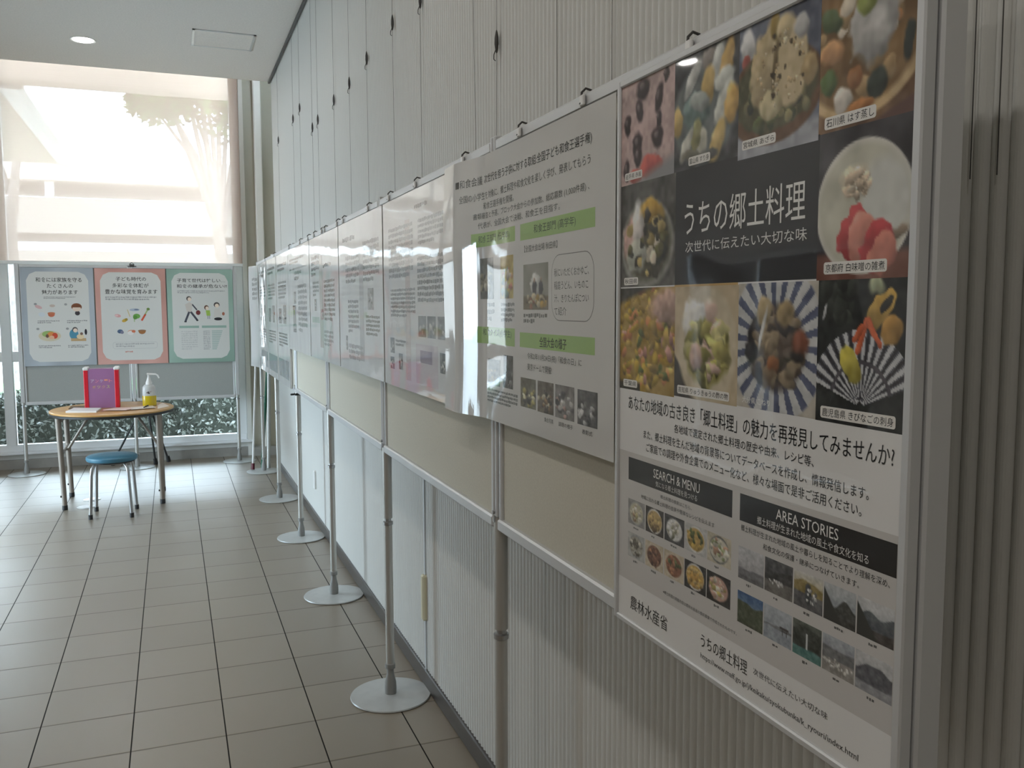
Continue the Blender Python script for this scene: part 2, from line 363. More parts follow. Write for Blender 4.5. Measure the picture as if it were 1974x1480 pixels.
def downlight(x, y, label, group=None):
    d = thing('downlight', (x, y, 3.39), label, 'light', group)
    MB().lathe([(.074,.0),(.085,-.004),(.088,.0),(.088,.004),(.070,.004)], x, y, 3.389, 40).build('trim_ring', WHITEP, d, True)
    MB().lathe([(.0705,-.001),(.0705,.004)], x, y, 3.388, 32).build('lens', LAMP, d)
    l = bpy.data.lights.new('downlight_lamp', 'AREA'); l.shape = 'DISK'; l.size = .13; l.energy = LAMP_W; l.color = (1,.96,.90)
    lo = bpy.data.objects.new('downlight_lamp', l); COL.objects.link(lo); lo.parent = d; lo.location = (0,0,-.010)
downlight(-.53, 7.29, 'round lit downlight in the ceiling above the table')
for y in (5.0, 2.7, .8, -.8): downlight(-.53, y, 'round lit ceiling downlight beyond the top of the picture', 'ceiling downlights out of frame')
for y in (6.2, 2.7, .2): downlight(-2.5, y, 'added round ceiling downlight beyond the left of the picture, filling the near part', 'added fill downlights left of the frame')  # unseen second row, added as fill light for the near part

hp = thing('access_hatch', (.42, 6.94, 3.39), 'square access hatch in the ceiling right of the downlight', 'hatch')
MB().box(.222, 6.752, 3.386, .618, 7.134, 3.392).build('panel', CEIL, hp)
hm = MB()
for b_ in ((.205,6.735,.222,7.15),(.618,6.735,.635,7.15),(.205,6.735,.635,6.752),(.205,7.134,.635,7.15)): hm.box(b_[0],b_[1],3.384,b_[2],b_[3],3.391)
hm.build('rim', ALUW, hp)
# ------------------------------------------------------------------ display boards along the wall
PX = .72                                     # line of the poles
POLE_Y = [.687, 1.955, 3.16, 4.40, 5.61, 6.82, 8.03]
def pole(x, y, label, group, z_top=1.845, zr=.955, zj=.665):
    t = thing('display_pole', (x, y, 0), label, 'pole', group)
    MB().lathe([(.147,0),(.150,.003),(.148,.007),(.05,.010),(.03,.011)], x, y, 0, 48).build('base_disc', DISC, t, True)
    MB().lathe([(.021,.010),(.022,.03),(.021,.055),(.014,.085),(.0125,.105),(.019,.108),(.019,.125),(.015,.128)], x, y, 0, 24).build('foot_socket', PLUG, t, True)
    MB().lathe([(.0155,.12),(.0155,zj-.008)], x, y, 0, 24).build('lower_tube', TUBE, t, True)
    MB().lathe([(.0155,zj-.012),(.0185,zj-.010),(.0185,zj+.001),(.012,zj+.003),(.012,zj+.014),(.0165,zj+.017)], x, y, 0, 24).build('joint_collar', CHROME, t, True)
    MB().lathe([(.0168,zj+.014),(.0168,zr+.01)], x, y, 0, 24).build('upper_tube', TUBE, t, True)
    mb = MB()
    mb.box(x-.0165,y-.0165,zr,x+.0165,y-.004,z_top,.003).box(x-.0165,y+.004,zr,x+.0165,y+.0165,z_top,.003).box(x-.011,y-.005,zr,x+.011,y+.005,z_top)
    mb.build('grooved_post', ALUW, t)
    MB().tube([(x-.004,y,zr+.012),(x-.021,y,zr+.012)],.0045,10).box(x-.019,y-.006,zr-.012,x-.014,y+.006,zr+.004).build('clamp_bolt', CHROME, t)
    return t
plabels = ['thick grey pole at the right end of the board row, right of the food poster',
 'grey pole cut off by the bottom of the picture, left of the food poster',
 'grey pole standing on the largest visible round foot disc',
 'second grey pole from the front with its round foot in view',
 'third grey pole from the front with its foot in view, black clamp near its top',
 'fourth grey pole from the front with its foot in view',
 'last grey pole of the long row, by the leaning rods in the corner']
poles = []
for i, y in enumerate(POLE_Y): poles.append(pole(PX, y, plabels[i], 'poles of the long row of boards'))
c = MB().box(PX-.022, 5.59, .905, PX+.022, 5.632, .918, .003).tube([(PX-.02,5.61,.912),(PX-.045,5.60,.912)],.006,8).build('black_clamp', BLACK, poles[4])

def board(axis, a0, a1, fixed, z0, z1, felt, label, group, name='display_board', face=-.004):
    """panel with four aluminium rails between two poles; axis y: runs along the wall, axis x: across the room"""
    mid = (a0+a1)/2
    t = thing(name, (fixed, mid, z0) if axis == 'y' else (mid, fixed, z0), label, 'board', group)
    def B(mb, u0, w0, zz0, u1, w1, zz1, c=0):
        return mb.box(fixed+w0,u0,zz0,fixed+w1,u1,zz1,c) if axis == 'y' else mb.box(u0,fixed+w0,zz0,u1,fixed+w1,zz1,c)
    B(MB(), a0+.012,face,z0+.012,a1-.012,.008,z1-.012).build('felt_panel', felt, t)
    B(MB(), a0,-.0165,z0-.004,a1,.0165,z0+.024,.004).build('bottom_rail', ALUW, t)
    B(MB(), a0,-.0165,z1-.026,a1,.0165,z1,.004).build('top_rail', ALUW, t)
    B(MB(), a0,-.012,z0+.02,a0+.016,.012,z1-.02,.003).build('side_rail', ALUW, t)
    B(MB(), a1-.016,-.012,z0+.02,a1,.012,z1-.02,.003).build('side_rail', ALUW, t)
    return t
blabels = ['nearest board of the long row, carrying the food poster', 'board of the long row with the green barred sheet, cream felt strip below',
 'third board from the front, cream felt below the wavy glossy sheet', 'fourth board from the front, in front of the bluish wall patch',
 'fifth board from the front, left of the black clamp', 'last board of the long row, hidden behind the tall sheets']
for i in range(6):
    b_ = board('y', POLE_Y[i]+.0185, POLE_Y[i+1]-.0185, PX, .93, 1.836, CREAM, blabels[i], 'boards of the long row', face=-.015 if i >= 4 else -.004)

# ------------------------------------------------------------------ prints: flat artwork as coloured faces
def sn(seed, h, w, fy, fx):
    """smooth value noise 0..1"""
    g = np.random.RandomState(seed).rand(int(fy)+3, int(fx)+3)
    yy = np.linspace(0, fy, h); xx = np.linspace(0, fx, w)
    y0 = yy.astype(int); x0 = xx.astype(int); ty = yy-y0; tx = xx-x0
    ty = ty*ty*(3-2*ty); tx = tx*tx*(3-2*tx)
    a = g[y0][:,x0]; b = g[y0][:,x0+1]; c = g[y0+1][:,x0]; d = g[y0+1][:,x0+1]
    return (a*(1-tx)+b*tx)*(1-ty)[:,None] + (c*(1-tx)+d*tx)*ty[:,None]
class Pic:
    """small picture painted on a grid of points; u right, v down, 0..1"""
    def __init__(s, h, w, col, seed=0):
        s.h, s.w = h, w; s.a = w/h
        s.V, s.U = np.mgrid[0:1:h*1j, 0:1:w*1j]; s.im = np.ones((h,w,3))*np.array(col)/255.; s.r = np.random.RandomState(seed); s.seed = seed
        s.nu = sn(seed+301,h,w,9,9)+.6*sn(seed+302,h,w,21,21)-.8; s.nv = sn(seed+303,h,w,9,9)+.6*sn(seed+304,h,w,21,21)-.8
    def mix(s, mask, col, k=1.):
        if callable(mask): mask = mask(s)
        m = (np.clip(mask,0,1)*k)[...,None]; s.im = s.im*(1-m) + np.array(col)/255.*m; return s
    def ell(s, u, v, ru, rv, col, ang=0., soft=.12, k=1.):
        m = min(ru*s.a, rv); wk = (.8 if m < .07 else .4)*m if m < .2 else (.12*m if m < .32 else 0)
        x = (s.U-u)*s.a + wk*s.nu; y = s.V-v + wk*s.nv; c, q = math.cos(ang), math.sin(ang)
        d = np.sqrt(((x*c+y*q)/(ru*s.a))**2 + ((-x*q+y*c)/rv)**2)
        if m < .2:
            k2 = np.clip((1-d)/soft+.5, 0, 1)[...,None]*k; sh = np.clip(1 - .22*(y/rv) - .10*(x/(ru*s.a)) + .25*s.nu, .55, 1.35)[...,None]
            s.im = s.im*(1-k2) + np.clip(np.array(col)/255.*sh, 0, 1)*k2; return s
        return s.mix((1-d)/soft+.5, col, k)
    def noise(s, amp, fy, fx, tint=(1,1,1)):
        n = (sn(s.seed+17+int(fy), s.h, s.w, fy, fx)-.5)*2*amp; s.im = np.clip(s.im + n[...,None]*np.array(tint), 0, 1); return s
    def blobs(s, n, cols, size, cu=.5, cv=.5, ru=.4, rv=.4, asp=(1,1), soft=.3, radial=False):
        for i in range(n):
            t = s.r.rand()*6.283; q = math.sqrt(s.r.rand()); u = cu+ru*q*math.cos(t); v = cv+rv*q*math.sin(t)
            z = size*(.6+.8*s.r.rand()); k = asp[0]+(asp[1]-asp[0])*s.r.rand()
            an = math.atan2(v-cv, (u-cu)*s.a) if radial else s.r.rand()*3.14
            c = np.array(cols[s.r.randint(len(cols))])*(.85+.3*s.r.rand())
            s.ell(u, v, z*k/s.a, z, np.clip(c,0,255), an, soft)
        return s
    def rect(s, u0, v0, u1, v1, col, k=1.):
        return s.mix(((s.U>=u0)&(s.U<=u1)&(s.V>=v0)&(s.V<=v1)).astype(float), col, k)
def lin_arr(a): return np.where(a<=.04045, a/12.92, ((a+.055)/1.055)**2.4)
_font_cache = {}
def text_mesh(txt, fat=0.):
    key = (txt, fat)
    if key in _font_cache: return _font_cache[key]
    cu = bpy.data.curves.new('txt', 'FONT'); cu.body = txt; cu.resolution_u = 2; cu.fill_mode = 'FRONT' if hasattr(cu,'fill_mode') else 'FRONT'; cu.offset = fat
    ob = bpy.data.objects.new('txt', cu); COL.objects.link(ob)
    dg = bpy.context.evaluated_depsgraph_get(); me = bpy.data.meshes.new_from_object(ob.evaluated_get(dg))
    n = len(me.vertices); co = np.zeros(n*3); me.vertices.foreach_get('co', co); co = co.reshape(-1,3)[:,:2]
    fs = [tuple(p.vertices) for p in me.polygons]
    bpy.data.objects.remove(ob); bpy.data.curves.remove(cu); bpy.data.meshes.remove(me)
    _font_cache[key] = (co, fs); return co, fs
class Print:
    LAY = .00012
    def __init__(s, W, H): s.W, s.H = W, H; s.v = []; s.c = []; s.f = []; s.n = 0
    def put(s, vs, fs, cs):
        s.v.append(np.asarray(vs, float)); s.c.append(np.asarray(cs, float)); s.f += [tuple(i+s.n for i in f) for f in fs]; s.n += len(vs)
    def poly(s, pts, col, lay=1):
        s.put([(u,v,lay*s.LAY) for u,v in pts], [tuple(range(len(pts)))], [lin(tuple(x/255 for x in col))]*len(pts)); return s
    def rect(s, u0, v0, u1, v1, col, lay=1, cell=0):
        if not cell: return s.poly([(u0,v0),(u0,v1),(u1,v1),(u1,v0)], col, lay)
        nu = max(2, int((u1-u0)/cell)+2); nv = max(2, int((v1-v0)/cell)+2)
        im = np.ones((nv,nu,3))*np.array(col)/255.; return s.image(im, u0, v0, u1, v1, lay, False)
    def image(s, im, u0, v0, u1, v1, lay=1, photo=True):
        if isinstance(im, Pic): im = im.im
        if photo: g = im.mean(2, keepdims=True); im = .05 + .88*(g + (im-g)*.80)  # muted print, with some camera haze put into its colours by lifted blacks
        h, w = im.shape[:2]; V, U = np.mgrid[v0:v1:h*1j, u0:u1:w*1j]
        vs = np.stack([U.ravel(), V.ravel(), np.full(h*w, lay*s.LAY)], 1)
        fs = [(i*w+j, (i+1)*w+j, (i+1)*w+j+1, i*w+j+1) for i in range(h-1) for j in range(w-1)]
        s.put(vs, fs, lin_arr(np.clip(im,0,1)).reshape(-1,3)); return s
    def ell(s, u, v, ru, rv, col, lay=2, n=20, ang=0., a0=0., a1=6.2832):
        pts = []
        for k in range(n):
            t = a0+(a1-a0)*k/(n-1 if a1-a0 < 6.28 else n); x, y = ru*math.cos(t), rv*math.sin(t)
            pts.append((u+x*math.cos(ang)-y*math.sin(ang), v+x*math.sin(ang)+y*math.cos(ang)))
        return s.poly(pts[::-1], col, lay)
    def rrect(s, u0, v0, u1, v1, r, col, lay=1, notch=False):
        pts = []
        for (cu, cv, a) in ((u1-r,v0+r,-90),(u1-r,v1-r,0),(u0+r,v1-r,90),(u0+r,v0+r,180)):
            for k in range(7):
                t = math.radians(a+15*k); pts.append((cu+r*math.cos(t), cv+r*math.sin(t)))
        return s.poly(pts[::-1], col, lay)
    def line(s, u0, v0, u1, v1, w, col, lay=2):
        d = math.hypot(u1-u0, v1-v0); nx, ny = -(v1-v0)/d*w/2, (u1-u0)/d*w/2
        return s.poly([(u0+nx,v0+ny),(u0-nx,v0-ny),(u1-nx,v1-ny),(u1+nx,v1+ny)], col, lay)
    def text(s, txt, u0, v0, u1, v1, col=(25,25,25), lay=3, fat=0., shear=0.):
        co, fs = text_mesh(txt, fat)
        if len(co) == 0: return s
        lo, hi = co.min(0), co.max(0); q = (co-lo)/np.maximum(hi-lo, 1e-6)
        vs = np.stack([u0+q[:,0]*(u1-u0), v1-q[:,1]*(v1-v0), np.full(len(co), lay*s.LAY)], 1)
        s.put(vs, fs, [lin(tuple(x/255 for x in col))]*len(co)); return s
    def dashes(s, u0, v0, u1, v1, rows, col, seed=0, lay=2, fill=.8):
        """lines of print too small to read"""
        r = random.Random(seed); h = (v1-v0)/rows
        for k in range(rows):
            u = u0; end = u1 if k < rows-1 else u0+(u1-u0)*r.uniform(.4,.9)
            while u < end:
                w = h*r.uniform(.35,1.1); s.rect(u, v0+k*h+h*.2*r.random(), min(u+w,end), v0+k*h+h*fill*r.uniform(.7,1), col, lay); u += w+h*r.uniform(.08,.3)
        return s
    def back(s, th, col=(205,205,205)):
        """paper edge and back, th thick"""
        W, H = s.W, s.H; c = lin(tuple(x/255 for x in col))
        vs = [(0,0,0),(W,0,0),(W,H,0),(0,H,0),(0,0,-th),(W,0,-th),(W,H,-th),(0,H,-th)]
        s.put(vs, [(0,1,5,4),(1,2,6,5),(2,3,7,6),(3,0,4,7),(4,5,6,7)], [c]*8); return s
    def build(s, name, m, fn, parent=None):
        """fn maps arrays (u, v, out) to world x, y, z"""
        v = np.concatenate(s.v); X = np.stack(fn(v[:,0], v[:,1], v[:,2]), 1)
        off = wloc(parent) if parent is not None else Vector((0,0,0)); X = X - np.array(off)[None,:]
        me = bpy.data.meshes.new(name); me.from_pydata(X.tolist(), [], s.f); me.update()
        a = me.attributes.new('Col', 'FLOAT_COLOR', 'POINT'); c = np.concatenate(s.c); c4 = np.concatenate([c, np.ones((len(c),1))], 1).astype(np.float32)
        a.data.foreach_set('color', c4.ravel())
        return link_mesh(name, me, m, parent)
SX = .690                                     # face of the sheets on the long row
def on_wall(y_left, z_top, x=SX, curl=None):
    def fn(u, v, w):
        return [x - w - (curl(u, v) if curl else 0*u), y_left - u, z_top - v]
    return fn

# ---------------- the large food poster
def dish(h, w, seed, table, plate, food, n, size, ru=.40, rv=.40, pr=.47, asp=(1,2.2), cv=.5):
    p = Pic(h, w, table, seed).noise(.06, 6, 6)
    p.ell(.5, cv, pr/ p.a if p.a > 1 else pr, pr*min(1,p.a) if p.a < 1 else pr, plate, 0, .06)
    p.ell(.5, cv, ru, rv*(p.a if p.a<1 else 1), food[0], 0, .1)
    p.blobs(n, food, size, .5, cv, ru*.85, rv*.85*(p.a if p.a<1 else 1), asp); return p.noise(.05, 14, 14)
def scene_pic(h, w, seed, sky0, sky1, hill, ground, hv=.55, gv=.75, amp=.25):
    p = Pic(h, w, sky0, seed); p.mix(p.V*1.6, sky1)
    ridge = hv - amp*(sn(seed+5,1,w,1,3)[0]-.3); p.mix((p.V-ridge[None,:])/.03, hill)
    g = gv + .04*(sn(seed+9,1,w,1,5)[0]-.5); p.mix((p.V-g[None,:])/.03, ground); return p.noise(.07, 9, 9).noise(.05, 22, 22)

def food_poster():
    T = thing('food_poster', (SX, 1.0, .94), 'large food photo poster in an aluminium frame at the right', 'poster')
    P = Print(.612, .866); W, H = .612, .866
    P.rect(0, 0, W, H, (222,222,222), 0)
    P.rect(0, .586, W, .800, (196,194,192), 1)
    # top left: pink bean rice
    p = Pic(60, 60, (200,168,162), 1).noise(.10, 6, 5, (1,.8,.8)).noise(.07, 22, 22)
    for (u,v,a,b,g) in ((.42,.10,.13,.10,0),(.72,.25,.07,.14,.3),(.36,.30,.07,.12,-.2),(.12,.40,.07,.11,0),(.72,.45,.05,.08,0),(.32,.62,.10,.12,.5),(.70,.62,.10,.11,0),(.12,.85,.05,.12,0),(.34,.74,.08,.10,0),(.85,.08,.06,.06,0)):
        p.ell(u, v, a, b, (62,46,48), g, .35).ell(u-.02, v-.03, a*.35, b*.35, (120,104,104), g, .7)
    p.ell(.62, .90, .22, .13, (205,84,74), .3, .2).ell(.30, .93, .12, .08, (196,72,58), 0, .3).mix((p.V+.25*p.U-1.02)/.1, (150,150,152)); P.image(p, 0, 0, .162, .157, 1)
    # squid and yellow slices on grey
    p = Pic(66, 66, (62,62,64), 2).noise(.07, 5, 5).ell(.48, .55, .50, .44, (104,112,112), 0, .15)
    for (u,v,a,b,g,c) in ((.30,.22,.07,.20,.7,(200,202,196)),(.55,.12,.12,.10,0,(150,140,132)),(.66,.20,.08,.22,.5,(205,208,200)),(.82,.20,.09,.20,.3,(214,170,92)),(.55,.33,.10,.17,.1,(206,172,98)),
                          (.06,.56,.08,.14,0,(212,176,96)),(.80,.33,.14,.10,-.2,(196,200,190)),(.36,.52,.20,.16,0,(108,132,128)),(.42,.44,.16,.08,.2,(168,176,170)),(.80,.52,.10,.20,.6,(205,208,198)),(.90,.55,.10,.16,0,(220,172,88)),
                          (.22,.78,.07,.17,.6,(196,196,182)),(.45,.78,.10,.11,0,(204,202,180)),(.36,.72,.06,.15,.3,(166,164,110)),(.70,.82,.09,.20,.5,(214,182,110)),(.55,.92,.16,.05,0,(96,96,90)),(.30,.90,.18,.06,.2,(120,116,100))):
        p.ell(u, v, a, b, c, g, .3)
    p.noise(.08, 13, 13); P.image(p, .162, 0, .318, .157, 1)
    # brown bowl with big pale fried pieces
    p = Pic(74, 72, (92,98,118), 3).noise(.10, 4, 4).ell(.12,.18,.10,.15,(206,206,206),0,.3).ell(.08,.28,.05,.05,(190,86,70),0,.3)
    p.mix((p.V-.80)/.06, (168,172,182)).ell(.45,.58,.60,.36,(112,74,44),0,.06).ell(.46,.54,.53,.31,(86,84,52),0,.10).blobs(40, [(96,104,60),(70,76,46),(140,130,84),(58,60,44)], .05, .5, .60, .42, .22)
    p.ell(.33,.35,.17,.30,(196,172,124),.25,.15).ell(.64,.38,.22,.33,(214,190,142),-.1,.12).ell(.42,.66,.14,.12,(202,186,136),.2,.2).ell(.88,.48,.10,.12,(178,150,100),0,.2).ell(.47,.38,.03,.20,(120,100,62),.15,.6).ell(.46,.10,.06,.10,(170,140,66),0,.4).ell(.58,.14,.10,.10,(206,184,134),.2,.3)
    p.blobs(60, [(170,144,98),(226,208,168),(190,160,112),(80,66,44)], .016, .55, .42, .30, .28).ell(.78,.16,.09,.09,(186,186,184),0,.3).noise(.06, 20, 20); P.image(p, .318, 0, .471, .163, 2)
    # soup with a translucent ball
    p = Pic(84, 72, (120,84,54), 4).noise(.08, 5, 5).ell(.42,.40,.72,.56,(214,178,122),0,.04).ell(.42,.37,.66,.52,(134,98,54),0,.08).noise(.10, 6, 6, (1,.8,.5))
    p.blobs(26, [(206,180,146),(190,120,64),(166,132,84),(222,206,182)], .055, .42, .42, .50, .40)
    for (u,v,a,b,g,c) in ((.12,.24,.14,.08,.6,(84,102,62)),(.10,.66,.08,.08,0,(92,118,62)),(.26,.80,.10,.08,0,(224,214,200)),(.62,.76,.10,.10,.2,(52,60,50)),(.92,.56,.06,.12,.2,(46,52,46)),(.46,.88,.14,.05,0,(196,120,54)),(.86,.10,.12,.09,0,(220,202,176)),(.14,.46,.13,.08,0,(210,150,94)),(.30,.18,.09,.07,0,(220,204,178))): p.ell(u,v,a,b,c,g,.3)
    p.ell(.58,.36,.22,.26,(172,170,166),.3,.2).ell(.62,.44,.12,.12,(196,194,190),0,.8).ell(.50,.20,.10,.09,(150,164,74),0,.3).noise(.05,18,18)
    p.mix((p.V-1.15+.28*p.U)/.03, (104,70,60)); P.image(p, .471, 0, W, .158, 1)
    # dark centre panel and its title
    P.rect(.168, .157, .474, .319, (50,50,52), 1)
    P.text('うちの郷土料理', .193, .203, .452, .250, (226,226,224), 3)
    P.text('次世代に伝えたい大切な味', .196, .2585, .456, .274, (214,214,212), 3)
    # second row left: shrimp and greens
    p = Pic(60, 60, (70,68,62), 5).noise(.12, 5, 5).ell(.5,.6,.48,.42,(150,150,140),0,.1).ell(.5,.58,.42,.36,(84,80,56),0,.2).ell(.25,.55,.18,.26,(206,160,146),.2,.3).ell(.34,.40,.10,.22,(222,214,206),0,.4).ell(.30,.72,.20,.16,(188,190,172),0,.3)
    p.ell(.60,.30,.20,.12,(196,150,50),.2,.3).ell(.70,.60,.16,.24,(56,54,44),0,.3).blobs(30,[(186,160,90),(96,92,50),(210,196,170),(60,56,44)],.05,.5,.6,.36,.30).noise(.07,18,18); P.image(p, .0, .157, .168, .319, 1)
    # white miso soup
    p = Pic(78, 66, (56,52,56), 6).noise(.04, 5, 5).mix(lambda q: (q.V-.80)/.05, (128,74,58)).ell(.5,.53,.52,.44,(226,222,210),0,.03).ell(.5,.53,.49,.41,(202,200,178),0,.12).noise(.05,5,5)
    p.ell(.74,.50,.26,.26,(214,216,208),0,.4).ell(.42,.36,.14,.10,(208,190,158),0,.7).blobs(40,[(216,190,160),(200,176,146),(222,206,176)],.022,.44,.38,.13,.09,(1,3)).ell(.88,.72,.10,.04,(150,130,108),-.5,.4)
    p.ell(.42,.70,.17,.19,(196,56,58),.3,.08).ell(.50,.73,.15,.17,(222,132,112),.3,.1).ell(.66,.80,.17,.16,(198,52,56),.35,.08).ell(.72,.84,.14,.13,(220,124,104),.3,.1).noise(.03,14,14); P.image(p, .474, .158, W, .321, 1)
    P.rect(.168, .319, .324, .322, (190,160,110), 2)
    # third row
    p = Pic(64, 60, (170,134,52), 7).noise(.08,4,4).blobs(150,[(206,168,52),(190,150,44),(214,132,74),(200,140,120),(96,108,50),(222,180,80),(150,120,50)],.034,.5,.5,.55,.52,(1,2.4)).ell(.85,.18,.26,.16,(212,170,150),0,.5).mix(lambda q: (.18-q.V-.25*q.U)/.06,(70,68,58)).mix(lambda q: (q.V-.90)/.04*(q.U<.4),(60,56,46)).noise(.07,20,20); P.image(p, 0, .321, .170, .484, 1)
    p = Pic(70, 64, (206,184,146), 8).noise(.04,4,4).mix(lambda q: (q.V-.60-.9*q.U)/.04,(70,66,62)).ell(.52,.52,.46,.52,(214,198,164),0,.10).ell(.34,.28,.22,.18,(232,230,222),0,.3).ell(.54,.58,.34,.30,(158,150,72),.1,.2).blobs(50,[(170,164,78),(196,188,120),(128,124,60),(206,170,150),(186,176,96)],.045,.54,.56,.30,.26,(1.2,3.4)).ell(.36,.62,.11,.12,(214,178,160),0,.4).ell(.60,.20,.10,.10,(214,180,162),0,.5).noise(.05,16,16); P.image(p, .170, .322, .326, .4815, 1)
    p = Pic(84, 78, (196,188,172), 9)
    x = (p.U-.5)*p.a; y = p.V-.47; an = np.arctan2(y, x); rr = np.sqrt(x*x+(y*.9)**2)
    p.mix((.56-rr)/.02, (206,208,208)).mix(((.56-rr)/.02).clip(0,1)*((np.sin(an*22)>.1)), (88,96,128)).ell(.5,.5,.36,.33,(70,58,50),0,.25).blobs(60,[(58,50,46),(86,72,60),(44,40,40),(112,92,66),(150,130,100)],.05,.5,.5,.34,.30,(1,2.6)).ell(.35,.22,.10,.12,(178,156,112),.4,.3).ell(.62,.24,.10,.10,(166,140,92),0,.4).ell(.80,.46,.10,.09,(150,84,58),0,.4).ell(.48,.62,.07,.06,(160,98,56),0,.5).ell(.34,.36,.02,.16,(206,206,202),.3,.6).noise(.06,18,18); P.image(p, .326, .321, .4785, .480, 1)
    p = Pic(96, 84, (40,42,40), 10).noise(.05,6,6).blobs(24,[(62,66,58),(48,52,46)],.05,.25,.14,.26,.14)
    x = (p.U-.52)*p.a; y = p.V-.86; an = np.arctan2(-y, x); rr = np.sqrt(x*x+y*y)
    fan = ((rr<.52)&(rr>.03)&(an>.32)&(an<2.85)).astype(float); st = np.sin(an*34)
    p.mix(fan, (92,94,104)).mix(fan*(st>.25), (206,208,212)).mix(fan*(st<-.55), (52,50,56)).mix(fan*(np.abs(rr-.30)<.015), (80,76,84))
    p.ell(.52,.96,.36,.05,(30,30,30),0,.2).ell(.72,.20,.20,.09,(206,160,64),-.7,.1).ell(.78,.17,.09,.035,(48,48,44),-.7,.2).ell(.84,.34,.10,.10,(186,134,54),.5,.2).ell(.66,.05,.08,.06,(186,196,150),0,.5)
    for (u0,v0,u1,v1) in ((.56,.28,.48,.48),(.58,.28,.72,.44),(.52,.32,.44,.40)):
        for k in range(14): q = k/13; p.ell(u0+(u1-u0)*q, v0+(v1-v0)*q, .030, .026, (224,92,44), 0, .2)
    p.ell(.40,.58,.10,.15,(204,188,60),-.5,.12).ell(.08,.22,.015,.06,(210,212,212),.3,.4).noise(.04,20,20); P.image(p, .4785, .321, W, .4805, 1)
    # captions on the photos
    def cap(t, u0, v0, u1, v1, light=True):
        if light: P.rrect(u0-.003, v0-.002, u1+.003, v1+.002, .003, (226,224,220), 3)
        P.text(t, u0, v0, u1, v1, (30,30,30) if light else (230,230,228), 4)
    cap('石川県 はす蒸し', .484, .143, .556, .1525); cap('京都府 白味噌の雑煮', .489, .303, .578, .3125); cap('鹿児島県 きびなごの刺身', .490, .465, .597, .4745)
    cap('宮城県 あざら', .330, .142, .392, .150); cap('富山県 すり身', .204, .143, .252, .151); cap('岩手県 赤飯', .016, .140, .066, .148)
    cap('大分県 こねり', .338, .466, .395, .4745, False); cap('高知県 りゅうきゅうの酢の物', .182, .4665, .306, .475); cap('秋田県', .016, .306, .056, .314); cap('千葉県', .016, .470, .056, .478)
    # text block
    K = (28,28,30)
    P.text('あなたの地域の古き良き「郷土料理」の魅力を再発見してみませんか?', .031, .493, .600, .5165, K, 3)
    P.text('各地域で選定された郷土料理の歴史や由来、レシピ等、', .172, .5235, .478, .5365, K)
    P.text('また、郷土料理を生んだ地域の背景等についてデータベースを作成し、情報発信します。', .081, .5435, .566, .5575, K)
    P.text('ご家庭での調理や外食企業でのメニュー化など、様々な場面で是非ご活用ください。', .090, .5635, .556, .5775, K)
    P.rect(.033, .5945, .3205, .6315, (40,38,38), 2); P.rect(.3375, .5945, .6085, .6305, (34,33,33), 2)
    P.text('SEARCH & MENU', .113, .6005, .242, .6145, (224,222,220)); P.text('気になる郷土料理を見つける', .120, .6185, .236, .6275, (206,204,202))
    P.text('AREA STORIES', .412, .5990, .522, .6125, (226,224,222)); P.text('郷土料理が生まれた地域の風土や食文化を知る', .375, .6165, .569, .6270, (216,214,212))
    P.text('郷土料理の検索はこちら、', .135, .637, .222, .643, (70,70,70)); P.text('地域に伝わる郷土料理の由来や簡単なレシピを伝えます', .075, .648, .280, .655, (70,70,70))
    P.text('郷土料理が生まれた地域の風土や暮らしを知ることでより理解を深め、', .341, .6350, .600, .6435, (50,50,50)); P.text('和食文化の保護・継承につなげていきます。', .388, .6490, .556, .6570, (50,50,50))
    # small food photos
    g = [((150,150,148),(170,170,168),[(196,190,160),(170,160,110),(150,120,90),(222,216,200)]),((60,54,50),(226,222,212),[(206,170,100),(190,160,90),(120,96,60)]),((66,66,68),(84,84,86),[(222,222,218),(196,190,176),(150,150,120)]),
         ((196,196,194),(226,226,222),[(206,166,80),(186,150,60),(86,96,50)]),((206,196,170),(110,112,112),[(210,206,186),(150,160,110),(196,150,120)]),((186,186,184),(160,162,164),[(170,166,150),(206,204,196),(96,92,80)]),
         ((206,190,160),(222,206,180),[(130,82,58),(96,60,44),(160,110,80)]),((206,190,160),(214,196,170),[(150,92,62),(186,120,80),(90,104,60)]),((56,56,56),(222,218,210),[(214,164,70),(196,146,60),(222,186,110)]),((44,42,40),(60,56,50),[(206,160,140),(176,160,80),(214,200,180)])]
    us = [.033,.0905,.148,.2055,.2635]; ue = [.0875,.145,.2035,.2615,.320]
    for k in range(10):
        i, j = k//5, k%5; v0 = (.6625,.7175)[i]; t, pl, fd = g[k]; P.image(dish(26, 30, 30+k, t, pl, fd, 26, .07), us[j], v0, ue[j], v0+.041, 2)
        P.dashes(us[j]+.018, v0+.044, us[j]+.038, v0+.049, 1, (110,110,110), k)
    # landscapes
    L = [((196,198,202),(176,176,180),(120,120,124),(104,104,106),.62,.85,.15),((84,86,88),(74,74,76),(62,62,62),(110,106,100),.30,.60,.2),((206,206,200),(190,170,110),(150,130,70),(90,90,92),.35,.55,.3),((196,202,206),(150,160,168),(64,66,62),(54,54,50),.45,.80,.5),((210,212,214),(170,176,182),(84,92,98),(72,66,64),.42,.72,.3),
         ((58,96,150),(120,150,180),(72,82,56),(66,72,50),.45,.9,.3),((176,184,194),(160,170,180),(112,116,118),(150,160,172),.52,.58,.1),((86,96,86),(66,72,66),(58,64,58),(76,130,124),.2,.72,.3),((170,178,188),(150,156,164),(110,112,114),(150,146,140),.35,.6,.2),((196,198,200),(186,188,192),(92,94,102),(150,152,158),.40,.74,.3)]
    us = [.3365,.3925,.449,.5015,.5545]; ue = [.3905,.4465,.4995,.5525,.608]
